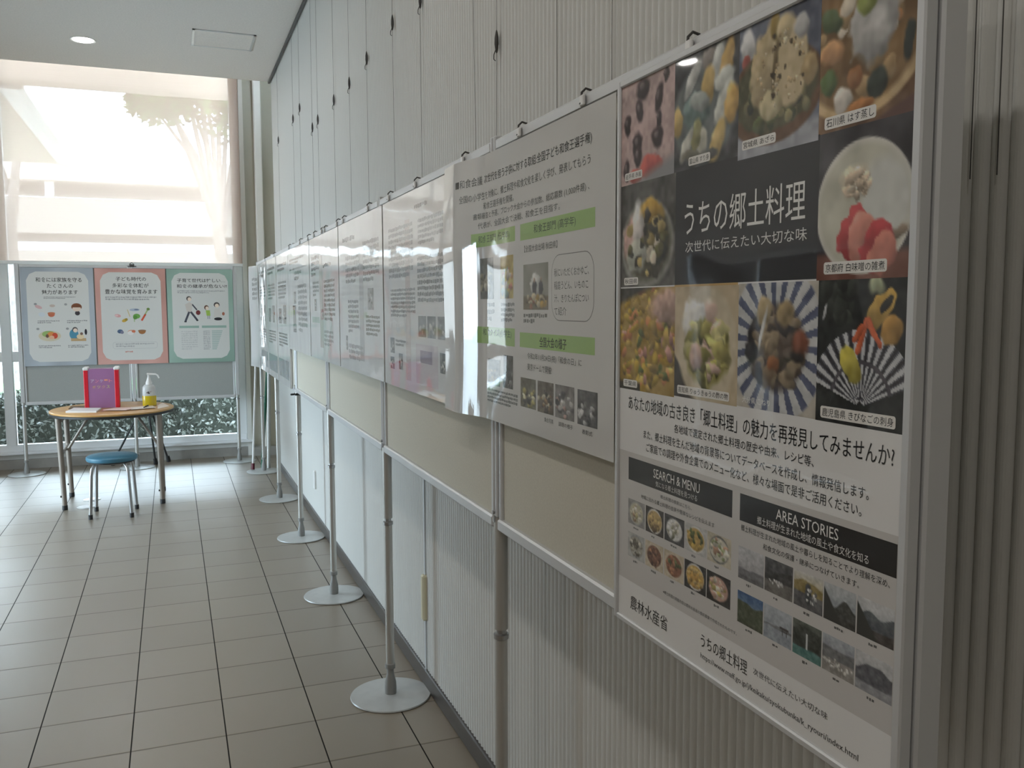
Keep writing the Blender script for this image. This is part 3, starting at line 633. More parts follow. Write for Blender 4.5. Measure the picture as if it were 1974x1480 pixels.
    for k in range(10):
        i, j = k//5, k%5; v0 = (.6645,.7245)[i]; p = scene_pic(30, 36, 60+k, *L[k])
        if k == 6: p.rect(.66,.50,.69,.72,(70,66,66)).rect(.82,.50,.85,.72,(70,66,66)).rect(.60,.48,.90,.53,(70,66,66)).rect(.64,.57,.88,.61,(70,66,66))
        if k == 7: p.rect(.47,.30,.54,.74,(226,230,232),.9)
        if k == 2: p.ell(.5,.55,.10,.30,(60,64,70),0,.3).blobs(20,[(214,214,212),(90,92,96)],.05,.62,.6,.2,.2)
        if k in (3,4): p.mix((p.V-.1-1.5*p.U)/.06,(50,52,48))
        if k == 8: p.blobs(30,[(220,218,212),(186,180,172)],.04,.5,.72,.5,.14)
        if k == 1: p.blobs(12,[(200,200,198)],.04,.4,.66,.3,.08)
        P.image(p, us[j], v0, ue[j], v0+.043, 2); P.dashes(us[j]+.018, v0+.0465, us[j]+.036, v0+.0515, 1, (96,96,96), 90+k)
    P.text('※郷土料理の掲載内容は農林水産省の委託事業で作成されたものです。', .146, .783, .336, .7885, (90,90,90))
    P.text('農林水産省', .043, .8225, .160, .8455, (36,36,36), 3)
    P.text('うちの郷土料理', .251, .814, .360, .834, (40,40,40)); P.text('次世代に伝えたい大切な味', .373, .817, .513, .826, (96,96,96))
    P.text('https://www.maff.go.jp/j/keikaku/syokubunka/k_ryouri/index.html', .251, .8425, .563, .8525, (70,70,70))
    P.build('printed_sheet', GLOSSY, on_wall(1.2995, 1.8055), T)
    MB().box(SX+.001, .688, .940, SX+.012, 1.2995, 1.8055).build('backing_board', WHITEP, T)
    yl, yr, zt, zb = 1.2995, .6875, 1.8055, .9395
    f = MB()
    f.box(SX-.004, yl-.001, zb-.009, SX+.013, yl+.010, zt+.010, .002).box(SX-.004, yr-.0115, zb-.009, SX+.013, yr+.001, zt+.010, .002)
    f.box(SX-.004, yr, zt-.001, SX+.013, yl, zt+.010, .002).box(SX-.004, yr, zb-.009, SX+.013, yl, zb+.001, .002)
    f.build('frame', ALUW, T)
food_poster()
# ---------------- laminated sheets on the long row
GB = (152,186,112)
def curl_a(u, v):
    # the free left edge stands off the board, swelling towards the bottom
    t = np.clip((.245-u)/.165, 0, 1); s = t*t*(3-2*t)
    return s*(.027+.008*v/.6) + .004*np.sin(v*9+u*6)*np.clip(1-u/.5,0,1)
def sheet_a():
    W, H = .884, .612; P = Print(W, H); PAPER = (206,206,204)
    P.rect(0, 0, W, H, PAPER, 0, .012)
    K = (44,46,44); G = (84,86,84)
    P.text('次世代を担う子供に対する取組:全国子ども和食王選手権)', .235, .045, .795, .068, K, 3, .004); P.text('■和食会議', .100, .045, .225, .066, (70,72,70), 3)
    P.text('全国の小学生を対象に、郷土料理や和食文化を楽しく学び、発表してもらう', .120, .083, .790, .101, G); P.text('和食王選手権を開催。', .228, .108, .418, .124, G)
    P.text('書類審査と予選、ブロック大会からの参加数、総応募数 (1,000件超) 、', .180, .130, .786, .147, G); P.text('代表が、全国大会で決戦、和食王を目指す。', .200, .152, .660, .167, G)
    for (u0,v0,u1,v1) in ((.170,.177,.424,.209),(.455,.177,.809,.211),(.170,.396,.422,.435),(.452,.403,.810,.434)): P.rect(u0,v0,u1,v1,GB,1,.02)
    P.text('和食王部門 (低学年)', .200, .183, .390, .203, (50,66,40)); P.text('和食王部門 (高学年)', .530, .184, .730, .204, (50,66,40))
    P.text('和食クイズ(小学生)', .215, .400, .402, .419, (50,66,40)); P.text('全国大会の様子', .560, .409, .690, .430, (30,44,26), 3, .006)
    P.text('【全国大会出場 秋田県】', .479, .223, .648, .237, G)
    # photographs
    def ph(seed, u0, v0, u1, v1, base, cols, n=26, size=.07):
        p = Pic(34, 30, base, seed).noise(.10, 5, 5); p.blobs(n, cols, size, .5, .62, .46, .34, (.5,1.6)).noise(.06, 14, 14); P.image(p, u0, v0, u1, v1, 2)
    ph(101, .205,.236,.285,.331,(120,122,116),[(150,146,120),(96,100,92),(176,170,150)])
    ph(102, .331,.237,.413,.331,(196,170,76),[(206,150,90),(190,96,70),(226,214,190),(120,150,120),(206,180,80)], 30)
    p = Pic(48, 44, (150,150,136), 103).noise(.08, 4, 4).ell(.5,.45,.20,.24,(206,206,200),0,.2).ell(.46,.52,.09,.16,(70,70,76),0,.2).ell(.72,.52,.08,.16,(66,66,72),0,.2).ell(.46,.36,.04,.06,(176,150,130),0,.2).ell(.72,.36,.04,.06,(170,146,128),0,.2).mix(lambda q:(q.V-.68)/.05,(116,100,70)).blobs(26,[(190,150,60),(150,90,60),(96,86,60),(206,190,150)],.06,.5,.82,.46,.14); P.image(p,.473,.262,.604,.355,2)
    ph(104, .248,.470,.330,.530,(96,92,82),[(170,150,100),(70,66,60),(196,180,150)]); ph(105, .352,.456,.412,.529,(74,76,74),[(120,120,116),(56,58,56),(150,150,146)])
    ph(106, .457,.498,.541,.560,(110,106,84),[(170,160,90),(60,60,56),(206,200,160)]); ph(107, .550,.498,.631,.561,(104,92,76),[(146,110,70),(66,60,54),(190,180,150)])
    ph(108, .639,.498,.726,.562,(120,116,114),[(70,70,72),(190,150,140),(206,204,200)]); ph(109, .740,.499,.822,.563,(84,84,86),[(60,60,62),(120,120,122),(196,196,196)])
    # speech bubble
    for (r_, c, l) in ((.036,(120,120,118),1),(.0345,PAPER,2)):
        e = .036-r_; P.rrect(.620+e,.250+e,.806-e,.376-e,r_,c,l)
    for i, t in enumerate(('秋にいただくおかゆご、','稲庭うどん、いものこ','汁、きりたんぽについ','て紹介')): P.text(t, .634, .276+i*.0245, (.785,.783,.785,.690)[i], .292+i*.0245, (74,74,74))
    P.dashes(.474,.362,.600,.386,2,(120,120,118),5); P.dashes(.240,.338,.290,.385,3,(130,130,128),6); P.dashes(.334,.340,.420,.385,4,(120,120,118),7)
    P.text('令和2年11月24日(祝)「和食の日」に', .495, .444, .757, .459, (80,82,80)); P.text('東京ドームで開催!', .495, .466, .622, .481, (80,82,80))
    P.dashes(.245,.538,.440,.572,4,(110,112,110),8); P.text('集合写真', .585, .569, .630, .578, G); P.text('調理の様子', .655, .569, .720, .578, G); P.text('表彰式', .760, .570, .802, .579, (60,60,60))
    return tag(P.build('laminated_sheet', LAMI, on_wall(2.203, 1.804, SX, curl_a)), 'landscape glossy sheet with green heading bars and curled left edge', 'sheet', 'laminated sheets on the long row')
sheet_a()
def sheet(u_w, h, y_left, label, seed, content):
    P = Print(u_w, h); P.rect(0,0,u_w,h,(204,204,203),0,.05); P.back(.003 if h < .7 else .0125); content(P, seed)
    return tag(P.build('laminated_sheet', LAMI, on_wall(y_left, 1.804)), label, 'sheet', 'laminated sheets on the long row')
def fill_text(P, seed, pics, blocks, tints=()):
    for q in tints: P.rect(q[0],q[1],q[2],q[3],q[4],q[5] if len(q) > 5 else 1)
    for i,(u0,v0,u1,v1,n,c) in enumerate(blocks): P.dashes(u0,v0,u1,v1,n,c,seed*10+i,3)
    for i,(u0,v0,u1,v1,b) in enumerate(pics):
        P.image(Pic(20,18,b,seed*7+i).noise(.1,4,4).blobs(12,[(150,146,140),(90,90,88),(196,190,180)],.09,.5,.6,.4,.3),u0,v0,u1,v1,2)
Z = (136,136,134); ZZ = (108,108,108)
def c_b(P, s):
    fill_text(P, s, [(.086,.452,.146,.503,(104,104,104)),(.084,.516,.141,.556,(110,110,108)),(.203,.500,.256,.552,(128,128,126)),(.452,.376,.540,.438,(104,104,102)),(.552,.376,.640,.439,(100,100,98)),(.660,.376,.775,.439,(110,108,106)),(.680,.476,.738,.532,(112,112,110))],
      [(.42,.045,.66,.062,1,Z),(.10,.29,.42,.385,7,Z),(.45,.20,.78,.34,8,(130,130,128)),(.16,.455,.30,.480,2,Z),(.08,.09,.40,.26,9,(150,150,148)),(.46,.09,.80,.17,5,(150,150,148))],
      [(.30,.08,.36,.58,(190,180,176)),(.42,.46,.66,.58,(192,182,186)),(.47,.478,.60,.515,(140,124,140),2)])
def c_c(P, s):
    fill_text(P, s, [(.60,.28,.70,.36,(150,146,140)),(.14,.47,.18,.53,(120,120,120))],
      [(.10,.06,.44,.09,1,ZZ),(.16,.14,.44,.26,5,Z),(.20,.32,.42,.46,7,Z),(.52,.10,.80,.26,7,Z),(.56,.38,.80,.46,5,(120,116,104)),(.2,.5,.5,.57,3,(150,150,148))], [(.44,.12,.52,.56,(170,170,168))])
def c_d(P, s):
    fill_text(P, s, [(.35,.36,.43,.41,(170,96,96)),(.15,.31,.22,.37,(120,120,118))], [(.06,.09,.32,.20,4,ZZ),(.44,.14,.72,.17,1,(60,60,60)),(.10,.22,.30,.30,4,Z),(.46,.22,.76,.42,9,(132,124,116)),(.44,.46,.70,.54,4,(160,160,158))], [(.32,.10,.42,.55,(178,172,166)),(.06,.40,.30,.43,(150,170,158))])
def c_e(P, s):
    fill_text(P, s, [(.20,.34,.34,.50,(110,110,112)),(.26,.26,.36,.33,(130,130,132))], [(.08,.06,.70,.10,2,(130,130,128)),(.30,.14,.60,.20,2,Z),(.44,.22,.80,.50,9,(150,150,150))], [(.08,.12,.82,.13,(150,150,150))])
def c_v(P, s):
    fill_text(P, s, [(.10,.36,.26,.46,(120,112,110)),(.36,.34,.52,.46,(116,112,108))], [(.08,.06,.56,.12,2,ZZ),(.10,.18,.54,.30,5,Z),(.08,.52,.56,.62,5,Z)], [(.05,.70,.60,.82,(150,156,158))])
sheet(.829, .612, 3.033, 'landscape glossy sheet with grey photo strips, right of the pole behind the third gap', 21, c_b)
sheet(.855, .612, 3.905, 'landscape glossy sheet above the cream strip left of the largest foot disc pole', 22, c_c)
sheet(.860, .612, 4.782, 'landscape glossy sheet with one small red picture at its middle', 23, c_d)
sheet(.905, .612, 5.705, 'farthest landscape glossy sheet, bordering the tall sheets', 24, c_e)
sheet(.662, .866, 6.375, 'tall glossy sheet next to the landscape sheets', 25, c_v)
sheet(.640, .866, 7.045, 'middle one of the three tall glossy sheets', 26, c_v)
sheet(.640, .866, 7.715, 'tall glossy sheet second from the far end of the row', 27, c_v)
def curl_h(u, v):
    t = np.clip((.30-u)/.30, 0, 1); return t*t*.05 + .004*np.sin(v*8)
P = Print(.34, .866); P.rect(0,0,.34,.866,(208,208,208),0,.012)
P.dashes(.08,.1,.30,.3,5,Z,3)
tag(P.build('laminated_sheet', LAMI, on_wall(8.07, 1.804, SX, curl_h)), 'last glossy sheet at the far end, its free edge curling out', 'sheet', 'laminated sheets on the long row')

# hooks on the top rail
def hook_mb(y, z=1.836):
    m = MB(); m.tube([(PX-.001,y,z+.006),(PX-.012,y+.001,z+.009),(PX-.0205,y,z+.001),(PX-.0215,y,z-.016),(PX-.024,y,z-.020)], .0022, 8); return m
h0 = thing('sheet_hook', (PX, 0, 1.836), 'x', 'hook', 'hooks along the top rail')
hook_mb(0).build('wire_bend', WIRE, h0, True)
MB().box(PX-.024, -.012, 1.812, PX-.0175, .004, 1.832, .002).build('clip', WHITEP, h0)
HY = [7.25, 6.6, 5.72, 5.22, 4.90, 4.68, 4.43, 4.34, 4.00, 3.85, 3.335, 2.99, 2.64, 2.17, 1.78, 1.47, 1.12]
hl = {1.12: 'dark hook on the rail above the food poster', 1.47: 'hook with a bright clip left of the food poster corner', 1.78: 'hook on the rail above the right half of the green barred sheet', 2.17: 'hook on the rail above the curled edge of the green barred sheet'}
for i, y in enumerate(HY):
    h = h0 if i == 0 else copy_tree(h0)
    h.location.y = y; h['label'] = hl.get(y, 'small dark hook on the top rail beyond the green barred sheet')

# picture wires on the ribbed wall
def wire(y, zk, z_end, label, bend=0., group='picture wires on the ribbed wall', loop=None):
    t = thing('picture_wire', (.862, y, 3.374), label, 'wire', group)
    r = random.Random(int(y*1000)); pts = []
    n = 14
    for i in range(n+1):
        q = i/n; pts.append((.8615-.002*math.sin(q*3), y + bend*math.sin(q*5.2)*(.3+q) + r.uniform(-.0015,.0015)*q, 3.374+(z_end-3.374)*q))
    MB().tube(pts, .0007, 6).build('cable', WIRE, t, True)
    if zk:
        yk = y + bend*math.sin((3.374-zk)/(3.374-z_end)*5.2)*(.3+(3.374-zk)/(3.374-z_end))
        MB().lathe([(.0012,-.030),(.0035,-.024),(.0062,-.006),(.0058,.012),(.003,.026),(.0012,.032)], .860, yk, zk, 10).tube([(.858,yk,zk-.02),(.853,yk+.003,zk-.034),(.853,yk+.004,zk-.046),(.858,yk+.003,zk-.05)], .0015, 6).build('gripper_hook', WIRE, t, True)
    return t
wl = 'thin dark picture wire with a gripper high on the ribbed wall'
for (y, zk) in ((7.529,2.804),(6.60,2.794),(6.25,2.80),(5.70,2.567),(5.48,2.572),(4.92,2.568),(4.475,2.555),(4.056,2.568),(3.555,2.579),(3.138,2.536)):
    wire(y, zk, 1.66, wl + (', closest to corner' if y == 7.529 else ' beside the bent wire' if y == 3.138 else ''), .004 if y in (6.25, 3.555) else 0., 'picture wires on the ribbed wall')
wire(2.548, None, 1.62, 'bare bent picture wire left of the largest gripper', .012)
wire(2.350, 2.179, 1.62, 'picture wire carrying the largest dark gripper, above the green barred sheet', -.004)
wire(1.942, None, 1.62, 'bare straight picture wire above the right part of the green barred sheet')
wire(1.665, None, 1.62, 'bare picture wire just left of the food poster corner')
wire(.768, None, 1.60, 'dark picture wire right of the food poster, left one of two', -.006)
wire(.752, None, 1.60, 'fainter picture wire right of the food poster, right one of two', .010)

# raceways and outlets under the boards
for (y, z0, z1, strip, lb) in ((3.19, .262, .44, True, 'ivory outlet box on the wall between the two front poles'), (5.95, .235, .36, False, 'small outlet on the bluish wall patch between the poles')):
    t = thing('outlet_box', (.87, y, z0), lb, 'outlet')
    MB().box(.852, y-.016, z0, .876, y+.016, z1, .006).build('cover', IVORY if strip else WHITEP, t)
    if strip:
        MB().box(.864, y-.006, .068, .876, y+.006, z0).build('raceway', ALUW, t); MB().box(.864, y-.006, z1, .876, y+.006, .93).build('raceway', ALUW, t)
tag(MB().box(.866, 5.585, .068, .876, 5.60, 1.6, .002).build('cable_raceway', WHITEP), 'slim white cable strip on the bluish wall patch', 'raceway')

# ------------------------------------------------------------------ far boards with three posters
FY = 8.66; FXS = [-1.228, -.336, .556]
fl = ['pole at the left end of the far boards', 'middle pole of the far boards behind the table', 'pole at the right end of the far boards by the corner']
for x, lb in zip(FXS, fl): pole(x, FY, lb, 'poles of the far boards', 1.832, .63, .60)
board('x', FXS[0]+.0185, FXS[1]-.0185, FY, .612, 1.825, GREY, 'left half of the far display, grey felt strip behind the red box', 'far boards', 'far_display_board')
board('x', FXS[1]+.0185, FXS[2]-.0185, FY, .612, 1.825, GREY, 'right half of the far display, grey felt strip behind the pump bottle', 'far boards', 'far_display_board')
c = thing('poster_clip', (-.315, FY, 1.815), 'dark clip on top of the far boards at their middle', 'clip')
MB().box(-.335, FY-.026, 1.812, -.295, FY-.018, 1.838, .003).box(-.352, FY-.024, 1.815, -.278, FY-.018, 1.822).build('jaw', WIRE, c); MB().tube([(-.335,FY-.022,1.836),(-.315,FY-.022,1.852),(-.295,FY-.022,1.836)],.003,6).build('handle', WIRE, c)
PYF = FY - .019
def far_print(name, x0, x1, z1, z0, border, label, draw):
    W, H = x1-x0, z1-z0; P = Print(W, H); P.image(Pic(40,30,border,int(x0*100)%97).noise(.06,4,4), 0, 0, W, H, 0); P.back(.002)
    # white field with cut corners
    a, b, k = .042, .035, .075
    pts = [(a+k,b),(W-a-k,b),(W-a-k*.35,b+k*.30),(W-a,b+k),(W-a,H-b-k),(W-a-k*.35,H-b-k*.3),(W-a-k,H-b),(a+k,H-b),(a+k*.35,H-b-k*.3),(a,H-b-k),(a,b+k),(a+k*.35,b+k*.3)]
    P.poly(pts[::-1], (212,212,208), 1); draw(P)
    fn = lambda u, v, w: [x0+u, PYF - w, z1 - v]
    return tag(P.build(name, MATTE, fn), label, 'poster', 'posters on the far boards')
KK = (40,36,36); FL = .007
def d1(P):
    P.text('和食には家族を守る', .115, .085, .475, .125, KK, 3, FL); P.text('たくさんの', .200, .140, .405, .176, KK, 3, FL); P.text('魅力があります', .160, .192, .440, .232, KK, 3, FL)
    P.dashes(.17,.250,.42,.272,2,(150,150,150),1)
    P.ell(.128,.340,.030,.014,(206,170,170),ang=.4).ell(.235,.330,.022,.012,(196,180,170)).ell(.225,.395,.030,.010,(190,120,90)).ell(.225,.402,.027,.025,(190,110,84),3,a0=0,a1=3.1416).ell(.150,.405,.026,.020,(206,212,216)).ell(.105,.315,.012,.010,(150,150,150))
    P.ell(.425,.340,.042,.032,(130,84,60)).ell(.425,.356,.034,.024,(226,206,190),3).ell(.430,.395,.020,.020,(70,66,70)).ell(.340,.318,.012,.010,(160,160,160)); P.poly([(.395,.345),(.395,.325),(.455,.325),(.455,.345)],(120,76,54),4)
    P.dashes(.115,.455,.285,.485,2,(150,150,150),2); P.dashes(.345,.455,.505,.485,2,(150,150,150),3)
    P.ell(.205,.592,.088,.046,(206,196,170)).ell(.195,.575,.050,.028,(150,176,110),3).ell(.215,.582,.030,.026,(214,140,80),4).ell(.245,.590,.022,.026,(196,80,60),5).ell(.185,.592,.012,.016,(110,80,70),5).ell(.22,.605,.02,.016,(226,180,150),6).ell(.115,.530,.012,.010,(150,150,150))
    P.ell(.395,.580,.036,.046,(84,140,164)).ell(.405,.540,.022,.024,(90,84,84),3).ell(.407,.546,.017,.018,(232,212,196),4).rect(.370,.615,.490,.640,(190,160,120),3).ell(.445,.600,.030,.022,(226,206,170),4).ell(.490,.560,.010,.026,(50,50,56),3).ell(.345,.530,.012,.010,(150,150,150)).ell(.455,.575,.012,.012,(120,96,84),5)
    P.dashes(.115,.672,.285,.700,2,(150,150,150),4); P.dashes(.345,.672,.505,.700,2,(150,150,150),5)
def d2(P):
    P.text('子ども時代の', .170, .075, .420, .112, KK, 3, FL); P.text('多彩な食体験が', .140, .132, .440, .170, KK, 3, FL); P.text('豊かな味覚を育みます', .080, .185, .510, .227, KK, 3, FL)
    P.dashes(.08,.248,.50,.285,2,(160,160,160),11)
    P.ell(.175,.420,.026,.014,(214,160,160),ang=.2).ell(.165,.418,.014,.008,(226,190,190),3).ell(.230,.462,.024,.014,(196,160,70),ang=-.4).ell(.244,.454,.012,.012,(160,140,60),3).line(.255,.365,.275,.430,.007,(206,190,140)).ell(.315,.368,.042,.012,(170,180,196)).ell(.330,.366,.02,.006,(120,130,150),3)
    P.ell(.330,.425,.030,.022,(110,160,80)).ell(.318,.436,.018,.018,(90,140,66),3).line(.310,.440,.310,.475,.010,(170,190,150)).line(.370,.465,.405,.405,.016,(206,90,64)).line(.400,.410,.425,.365,.012,(170,186,130)).ell(.428,.362,.014,.012,(120,150,80))
    P.ell(.190,.560,.024,.018,(80,100,130)).ell(.205,.568,.014,.014,(120,120,140),3).ell(.280,.566,.030,.020,(210,170,150)).ell(.275,.575,.026,.018,(226,222,220),3).ell(.300,.560,.016,.012,(196,110,80),4).ell(.370,.556,.034,.010,(150,110,80)).ell(.370,.560,.030,.026,(160,110,70),3,a0=0,a1=3.1416)
    for r_, c, l in ((.020,(186,186,186),2),(.0175,(212,212,208),3)): e = .020-r_; P.rrect(.125+e,.655+e,.495-e,.715-e,r_,c,l)
    P.dashes(.15,.665,.47,.705,2,(176,176,176),12,4); P.dashes(.225,.735,.350,.752,1,(196,140,130),13)
def d3(P):
    P.text('子育て世代は忙しい…', .090, .085, .505, .120, KK, 3, FL); P.text('和食の継承が危ない?!', .085, .137, .520, .172, KK, 3, FL)
    P.dashes(.09,.192,.50,.225,2,(170,170,170),21)
    K2 = (76,78,88)
    P.ell(.185,.268,.022,.022,(90,84,80)).ell(.190,.274,.016,.018,(232,214,198),3).poly([(.150,.320),(.165,.390),(.205,.390),(.215,.315),(.190,.300)],(206,198,190),2).line(.212,.320,.252,.372,.012,K2).line(.185,.388,.150,.475,.018,K2).line(.198,.388,.250,.462,.018,K2).ell(.262,.396,.020,.022,(120,60,60)).ell(.150,.478,.012,.006,(60,60,66)).ell(.252,.466,.010,.008,(60,60,66))
    P.ell(.335,.350,.020,.022,(110,80,66)).ell(.340,.356,.014,.016,(232,214,198),3).poly([(.328,.375),(.335,.425),(.368,.425),(.365,.375)],(160,190,90),2).line(.345,.425,.345,.455,.010,(170,170,176)).line(.360,.425,.360,.455,.010,(170,170,176))
    P.ell(.425,.325,.026,.024,(80,74,74)).ell(.427,.333,.018,.018,(236,218,200),3).poly([(.405,.360),(.395,.440),(.465,.440),(.450,.360)],(212,206,200),2).ell(.435,.455,.036,.014,(56,54,56)).ell(.482,.408,.012,.016,(170,110,90))
    P.rect(.095,.515,.265,.537,(150,176,164),2); P.rect(.290,.515,.505,.537,(150,176,164),2)
    for k in range(11): P.rect(.375,.560+k*.0165,.470-k*.0055,.571+k*.0165,(176,192,186),2)
    P.dashes(.30,.56,.36,.74,11,(180,180,180),23); P.dashes(.11,.56,.25,.74,9,(196,196,194),24)
far_print('grey_poster', -1.200, -.632, 1.800, .948, (172,182,192), 'poster with a blue grey border and four small drawings', d1)
far_print('pink_poster', -.622, -.040, 1.800, .948, (222,156,142), 'poster with a salmon pink border in the middle of the far boards', d2)
far_print('green_poster', -.032, .540, 1.800, .948, (150,186,168), 'poster with a green border showing a striding figure', d3)

# black tripod behind the far boards
t = thing('tripod_stand', (-.24, 8.81, 0), 'dark folding tripod feet behind the table near the window', 'stand')
for (fx, fy) in ((-.555,8.86),(-.075,8.87),(-.185,8.775)):
    l = MB().tube([(-.24,8.81,.62),(fx*.9-.024,fy,.06+.02),(fx,fy,.02)],.009,10).build('leg', BLACK, t, True)
    MB().tube([(fx-.004,fy,.055),(fx+.004,fy,.0)],[.016,.020],10).build('rubber_foot', BLACK, l)
MB().tube([(-.24,8.81,.55),(-.24,8.81,.95)],.012,10).build('column', BLACK, t)

# leaning rods in the corner
def rod(name, p0, p1, r, m, label, foot=None):
    t = thing(name, p0, label, 'rod'); MB().tube([p0,p1],r,12).build('shaft', m, t, True)
    if foot:
        d = (Vector(p1)-Vector(p0)).normalized(); q = Vector(p0)
        MB().tube([q+d*.0, q+d*.055],[r*1.7,r*1.5],10).build('foot_cap', foot, t)
    return t
rod('green_rod', (.722,8.235,.0), (.800,8.20,1.05), .013, GREEN, 'dark green rod leaning in the far right corner')
rod('white_rod', (.630,8.10,.012), (.688,8.19,.96), .010, WHITEP, 'white rod with a dark red tip leaning in the corner', mat('dark_red_rubber', hx(90,20,36), .5))
rod('grey_rod', (.768,8.12,.012), (.800,8.16,.96), .017, TUBE, 'grey tube standing beside the green rod')

# ------------------------------------------------------------------ table, stool and the things on them
TX, TY, TZ = -.437, 7.27, .70
tb = thing('round_table', (TX, TY, 0), 'small round wood topped table with grey legs before the far boards', 'table')
MB().lathe([(.400,-.022),(.425,-.020),(.430,-.012),(.430,-.004),(.424,0),(.2,.0002)], TX, TY, TZ, 64, 1, 1.08).build('table_top', OAK, tb, True)
MB().lathe([(.425,-.034),(.431,-.030),(.432,-.018),(.428,-.013)], TX, TY, TZ, 64, 1, 1.08).build('edge_band', BLACK, tb, True)
for (lx, ly) in ((-.765,7.02),(-.765,7.50),(-.108,6.99),(-.108,7.47)):
    ix = lx + (.012 if lx < TX else -.010)*(-1); 
    l = MB().tube([(lx,ly,.03),(lx-.018 if lx < TX else lx-.010,ly,.666)],[.017,.021],16).build('leg', LEGM, tb, True)
    MB().lathe([(.018,0),(.019,.01),(.0185,.034)], lx, ly, 0, 16).build('rubber_foot', BLACK, l)
    MB().tube([(lx-.016,ly-.004,.10),(lx-.026,ly-.004,.10)],.007,8).build('locking_knob', BLACK, l)
MB().box(-.775, 7.01, .640, -.757, 7.51, .664).box(-.122, 6.98, .640, -.104, 7.48, .664).box(-.78, 7.235, .645, -.10, 7.265, .664).build('under_frame', LEGM, tb)
for (xa, xb) in ((-.755,-.60),(-.125,-.28)): MB().tube([(xa,7.25,.40),(xb,7.25,.650)],.010,10).build('brace', LEGM, tb)
MB().tube([(-.768,7.02,.41),(-.768,7.50,.41)],.011,10).tube([(-.112,6.99,.41),(-.112,7.47,.41)],.011,10).build('cross_bar', LEGM, tb)

sx, sy, sz = -.425, 6.745, .425
st = thing('stool', (sx, sy, 0), 'round blue topped stool with four metal legs in front of the table', 'stool')
MB().lathe([(.150,-.038),(.163,-.034),(.168,-.022),(.166,-.008),(.155,-.001),(.08,.002)], sx, sy, sz, 48).build('seat', BLUE, st, True)
MB().lathe([(.150,-.046),(.152,-.037)], sx, sy, sz, 40).build('seat_rim', BLACK, st)
for (lx, ly) in ((-.568,6.635),(-.550,6.89),(-.305,6.60),(-.282,6.865)):
    dx, dy = sx-lx, sy-ly
    pts = [(lx,ly,.02),(lx+.10*dx,ly+.10*dy,.30),(lx+.14*dx,ly+.14*dy,.345),(lx+.30*dx,ly+.30*dy,.378),(lx+.65*dx,ly+.65*dy,.385)]
    l = MB().tube(pts,.0115,12).build('leg', CHROME, st, True); MB().lathe([(.0145,0),(.0145,.032)], lx, ly, 0, 14).build('rubber_tip', BLACK, l)
MB().lathe([(.095,-.006),(.105,.0),(.095,.006)], sx, sy, .372, 32).build('ring_brace', CHROME, st, True)

# questionnaire box
bx0, bx1, by0, by1, bz, bh = -.628, -.388, 7.27, 7.40, TZ, .300
bx = thing('survey_box', ((bx0+bx1)/2, (by0+by1)/2, bz), 'purple survey box with red sides standing on the table', 'box')
PUR = mat('purple_card', hx(160,112,156), .4, coat=.2, noise=(5, hx(152,106,148)))
MB().box(bx0+.02, by0+.003, bz+.002, bx1-.02, by1-.003, bz+bh-.004).build('front_card', PUR, bx)
for a in (bx0, bx1-.030):
    MB().box(a, by0, bz+.002, a+.030, by1, bz+bh-.012, .003).build('red_side', RED, bx)
    MB().box(a-.004, by0-.004, bz+bh-.014, a+.034, by1+.004, bz+bh+.010, .006).build('corner_cap', WHITEP, bx)

P = Print(.17, .2)
for i, (ch, c) in enumerate(zip('アンケート', ((206,196,210),(232,150,160),(196,190,214),(236,160,130),(236,146,156)))): P.text(ch, .012+i*.031, .052, .036+i*.031, .076 if ch != 'ー' else .064, c, 1, .01)
for i, (ch, c) in enumerate(zip('ボックス', ((206,170,120),(200,190,140),(206,170,130),(190,190,130)))): P.text(ch, .022+i*.032, .098, .046+i*.032, .120, c, 1, .01)
P.build('lettering', MATTE, lambda u,v,w: [bx0+.035+u, by0+.0028-w-.0006, bz+.27-v], bx)

# pump bottle
px_, py_ = -.180, 7.30
pb = thing('pump_bottle', (px_, py_, TZ), 'clear hand sanitiser pump bottle half full of yellow liquid', 'bottle')
MB().lathe([(.046,.001),(.049,.006),(.049,.125),(.046,.148),(.034,.164),(.020,.170)], px_, py_, TZ, 32, 1., .62).build('body', mat('frosted_clear_plastic', (.80,.82,.82), .25, trans=.35), pb, True)
MB().lathe([(.0495,.004),(.0500,.008),(.0500,.078),(.0495,.080)], px_, py_, TZ, 32, 1., .63).build('liquid', mat('yellow_liquid', hx(196,172,30), .15), pb, True)
MB().lathe([(.024,.166),(.023,.180),(.014,.205),(.008,.225),(.007,.238)], px_, py_, TZ, 24).build('collar', WHITEP, pb, True)
MB().tube([(px_-.012,py_,TZ+.246),(px_+.050,py_-.002,TZ+.244),(px_+.064,py_-.003,TZ+.236),(px_+.074,py_-.004,TZ+.212)],[.009,.0065,.006,.005],12).build('nozzle', WHITEP, pb, True)
P = Print(.07, .05)
P.ell(.022,.030,.007,.006,(120,110,110),1).ell(.030,.026,.004,.007,(60,60,60),2).ell(.040,.024,.005,.004,(150,140,140),1).ell(.035,.034,.005,.005,(50,50,50),2).ell(.048,.022,.006,.005,(170,160,156),1).ell(.030,.036,.003,.004,(90,80,80),2)
P.build('label_drawing', MATTE, lambda u,v,w: [px_-.035+u, py_-.0315+((u-.035)/.049)**2*.013-w, TZ+.135-v], pb)

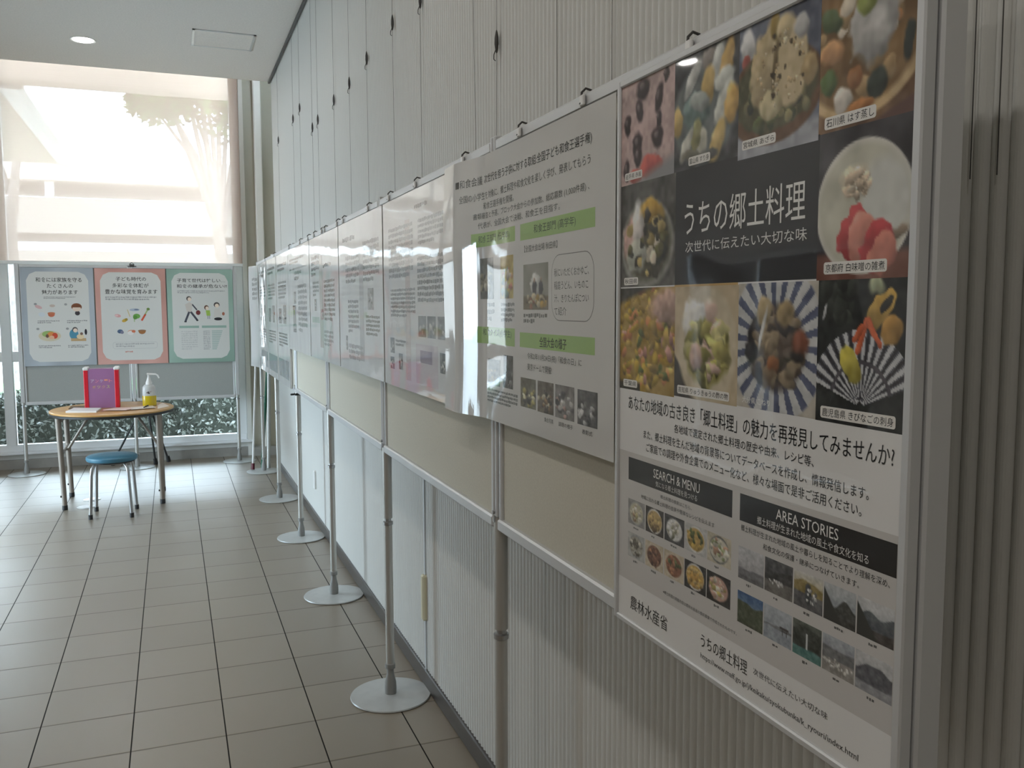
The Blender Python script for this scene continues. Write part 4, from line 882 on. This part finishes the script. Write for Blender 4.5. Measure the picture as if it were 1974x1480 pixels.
# papers, booklets and pens
def paper(name, pts, z, th, col, label, cat='paper', lift=0.):
    m = MB(); n = len(pts)
    m.add([(x,y,z+(lift if i in (0,1) else 0)) for i,(x,y) in enumerate(pts)]+[(x,y,z+th+(lift if i in (0,1) else 0)) for i,(x,y) in enumerate(pts)], [tuple(range(n))[::-1], tuple(range(n,2*n))]+[(i,(i+1)%n,(i+1)%n+n,i+n) for i in range(n)])
    return tag(m.build(name, mat(name+'_stock', hx(*col), .6)), label, cat)
paper('paper_stack', [(-.735,7.05),(-.53,6.985),(-.51,7.19),(-.70,7.27)], TZ+.0005, .012, (226,226,226), 'stack of white sheets on the left front of the table')
paper('leaflet', [(-.49,7.06),(-.33,7.00),(-.25,7.20),(-.42,7.245)], TZ+.0005, .004, (226,200,192), 'pale pink leaflet in front of the survey box', lift=.006)
paper('form_sheet', [(-.30,7.03),(-.13,7.10),(-.16,7.26),(-.31,7.20)], TZ+.006, .001, (222,214,206), 'loose off white form right of the pink leaflet')
paper('newsprint', [(-.12,7.05),(-.04,7.22),(-.09,7.50),(-.125,7.30)], TZ+.0005, .002, (228,216,206), 'pale paper beside the pump bottle')
tag(MB().tube([(-.215,7.10,TZ+.0125),(-.190,7.23,TZ+.0125)],[.0045,.0055],8).build('pen', BLACK), 'black pen lying on the form by the pump bottle', 'pen')
nb = thing('clipboard', (-.60, 7.33, TZ), 'dark clipboard lying left of the survey box', 'clipboard')
MB().box(-.74, 7.29, TZ+.0005, -.635, 7.46, TZ+.006).build('plate', mat('brown_board', hx(96,80,56), .6), nb); MB().box(-.71, 7.285, TZ+.006, -.665, 7.30, TZ+.012).build('clip', CHROME, nb)

# steel floor covers
for (x, y, lb) in ((-.612,7.325,'far one of two round steel floor covers under the table'), (-.632,7.055,'near one of two round steel floor covers under the table')):
    t = thing('floor_cover', (x, y, 0), lb, 'cover'); MB().lathe([(.060,.0),(.062,.003),(.056,.006),(.052,.006)], x, y, 0, 32).build('rim', STEEL, t, True); MB().lathe([(.050,.001),(.050,.0075),(.02,.008)], x, y, 0, 32).build('lid', STEEL, t, True)
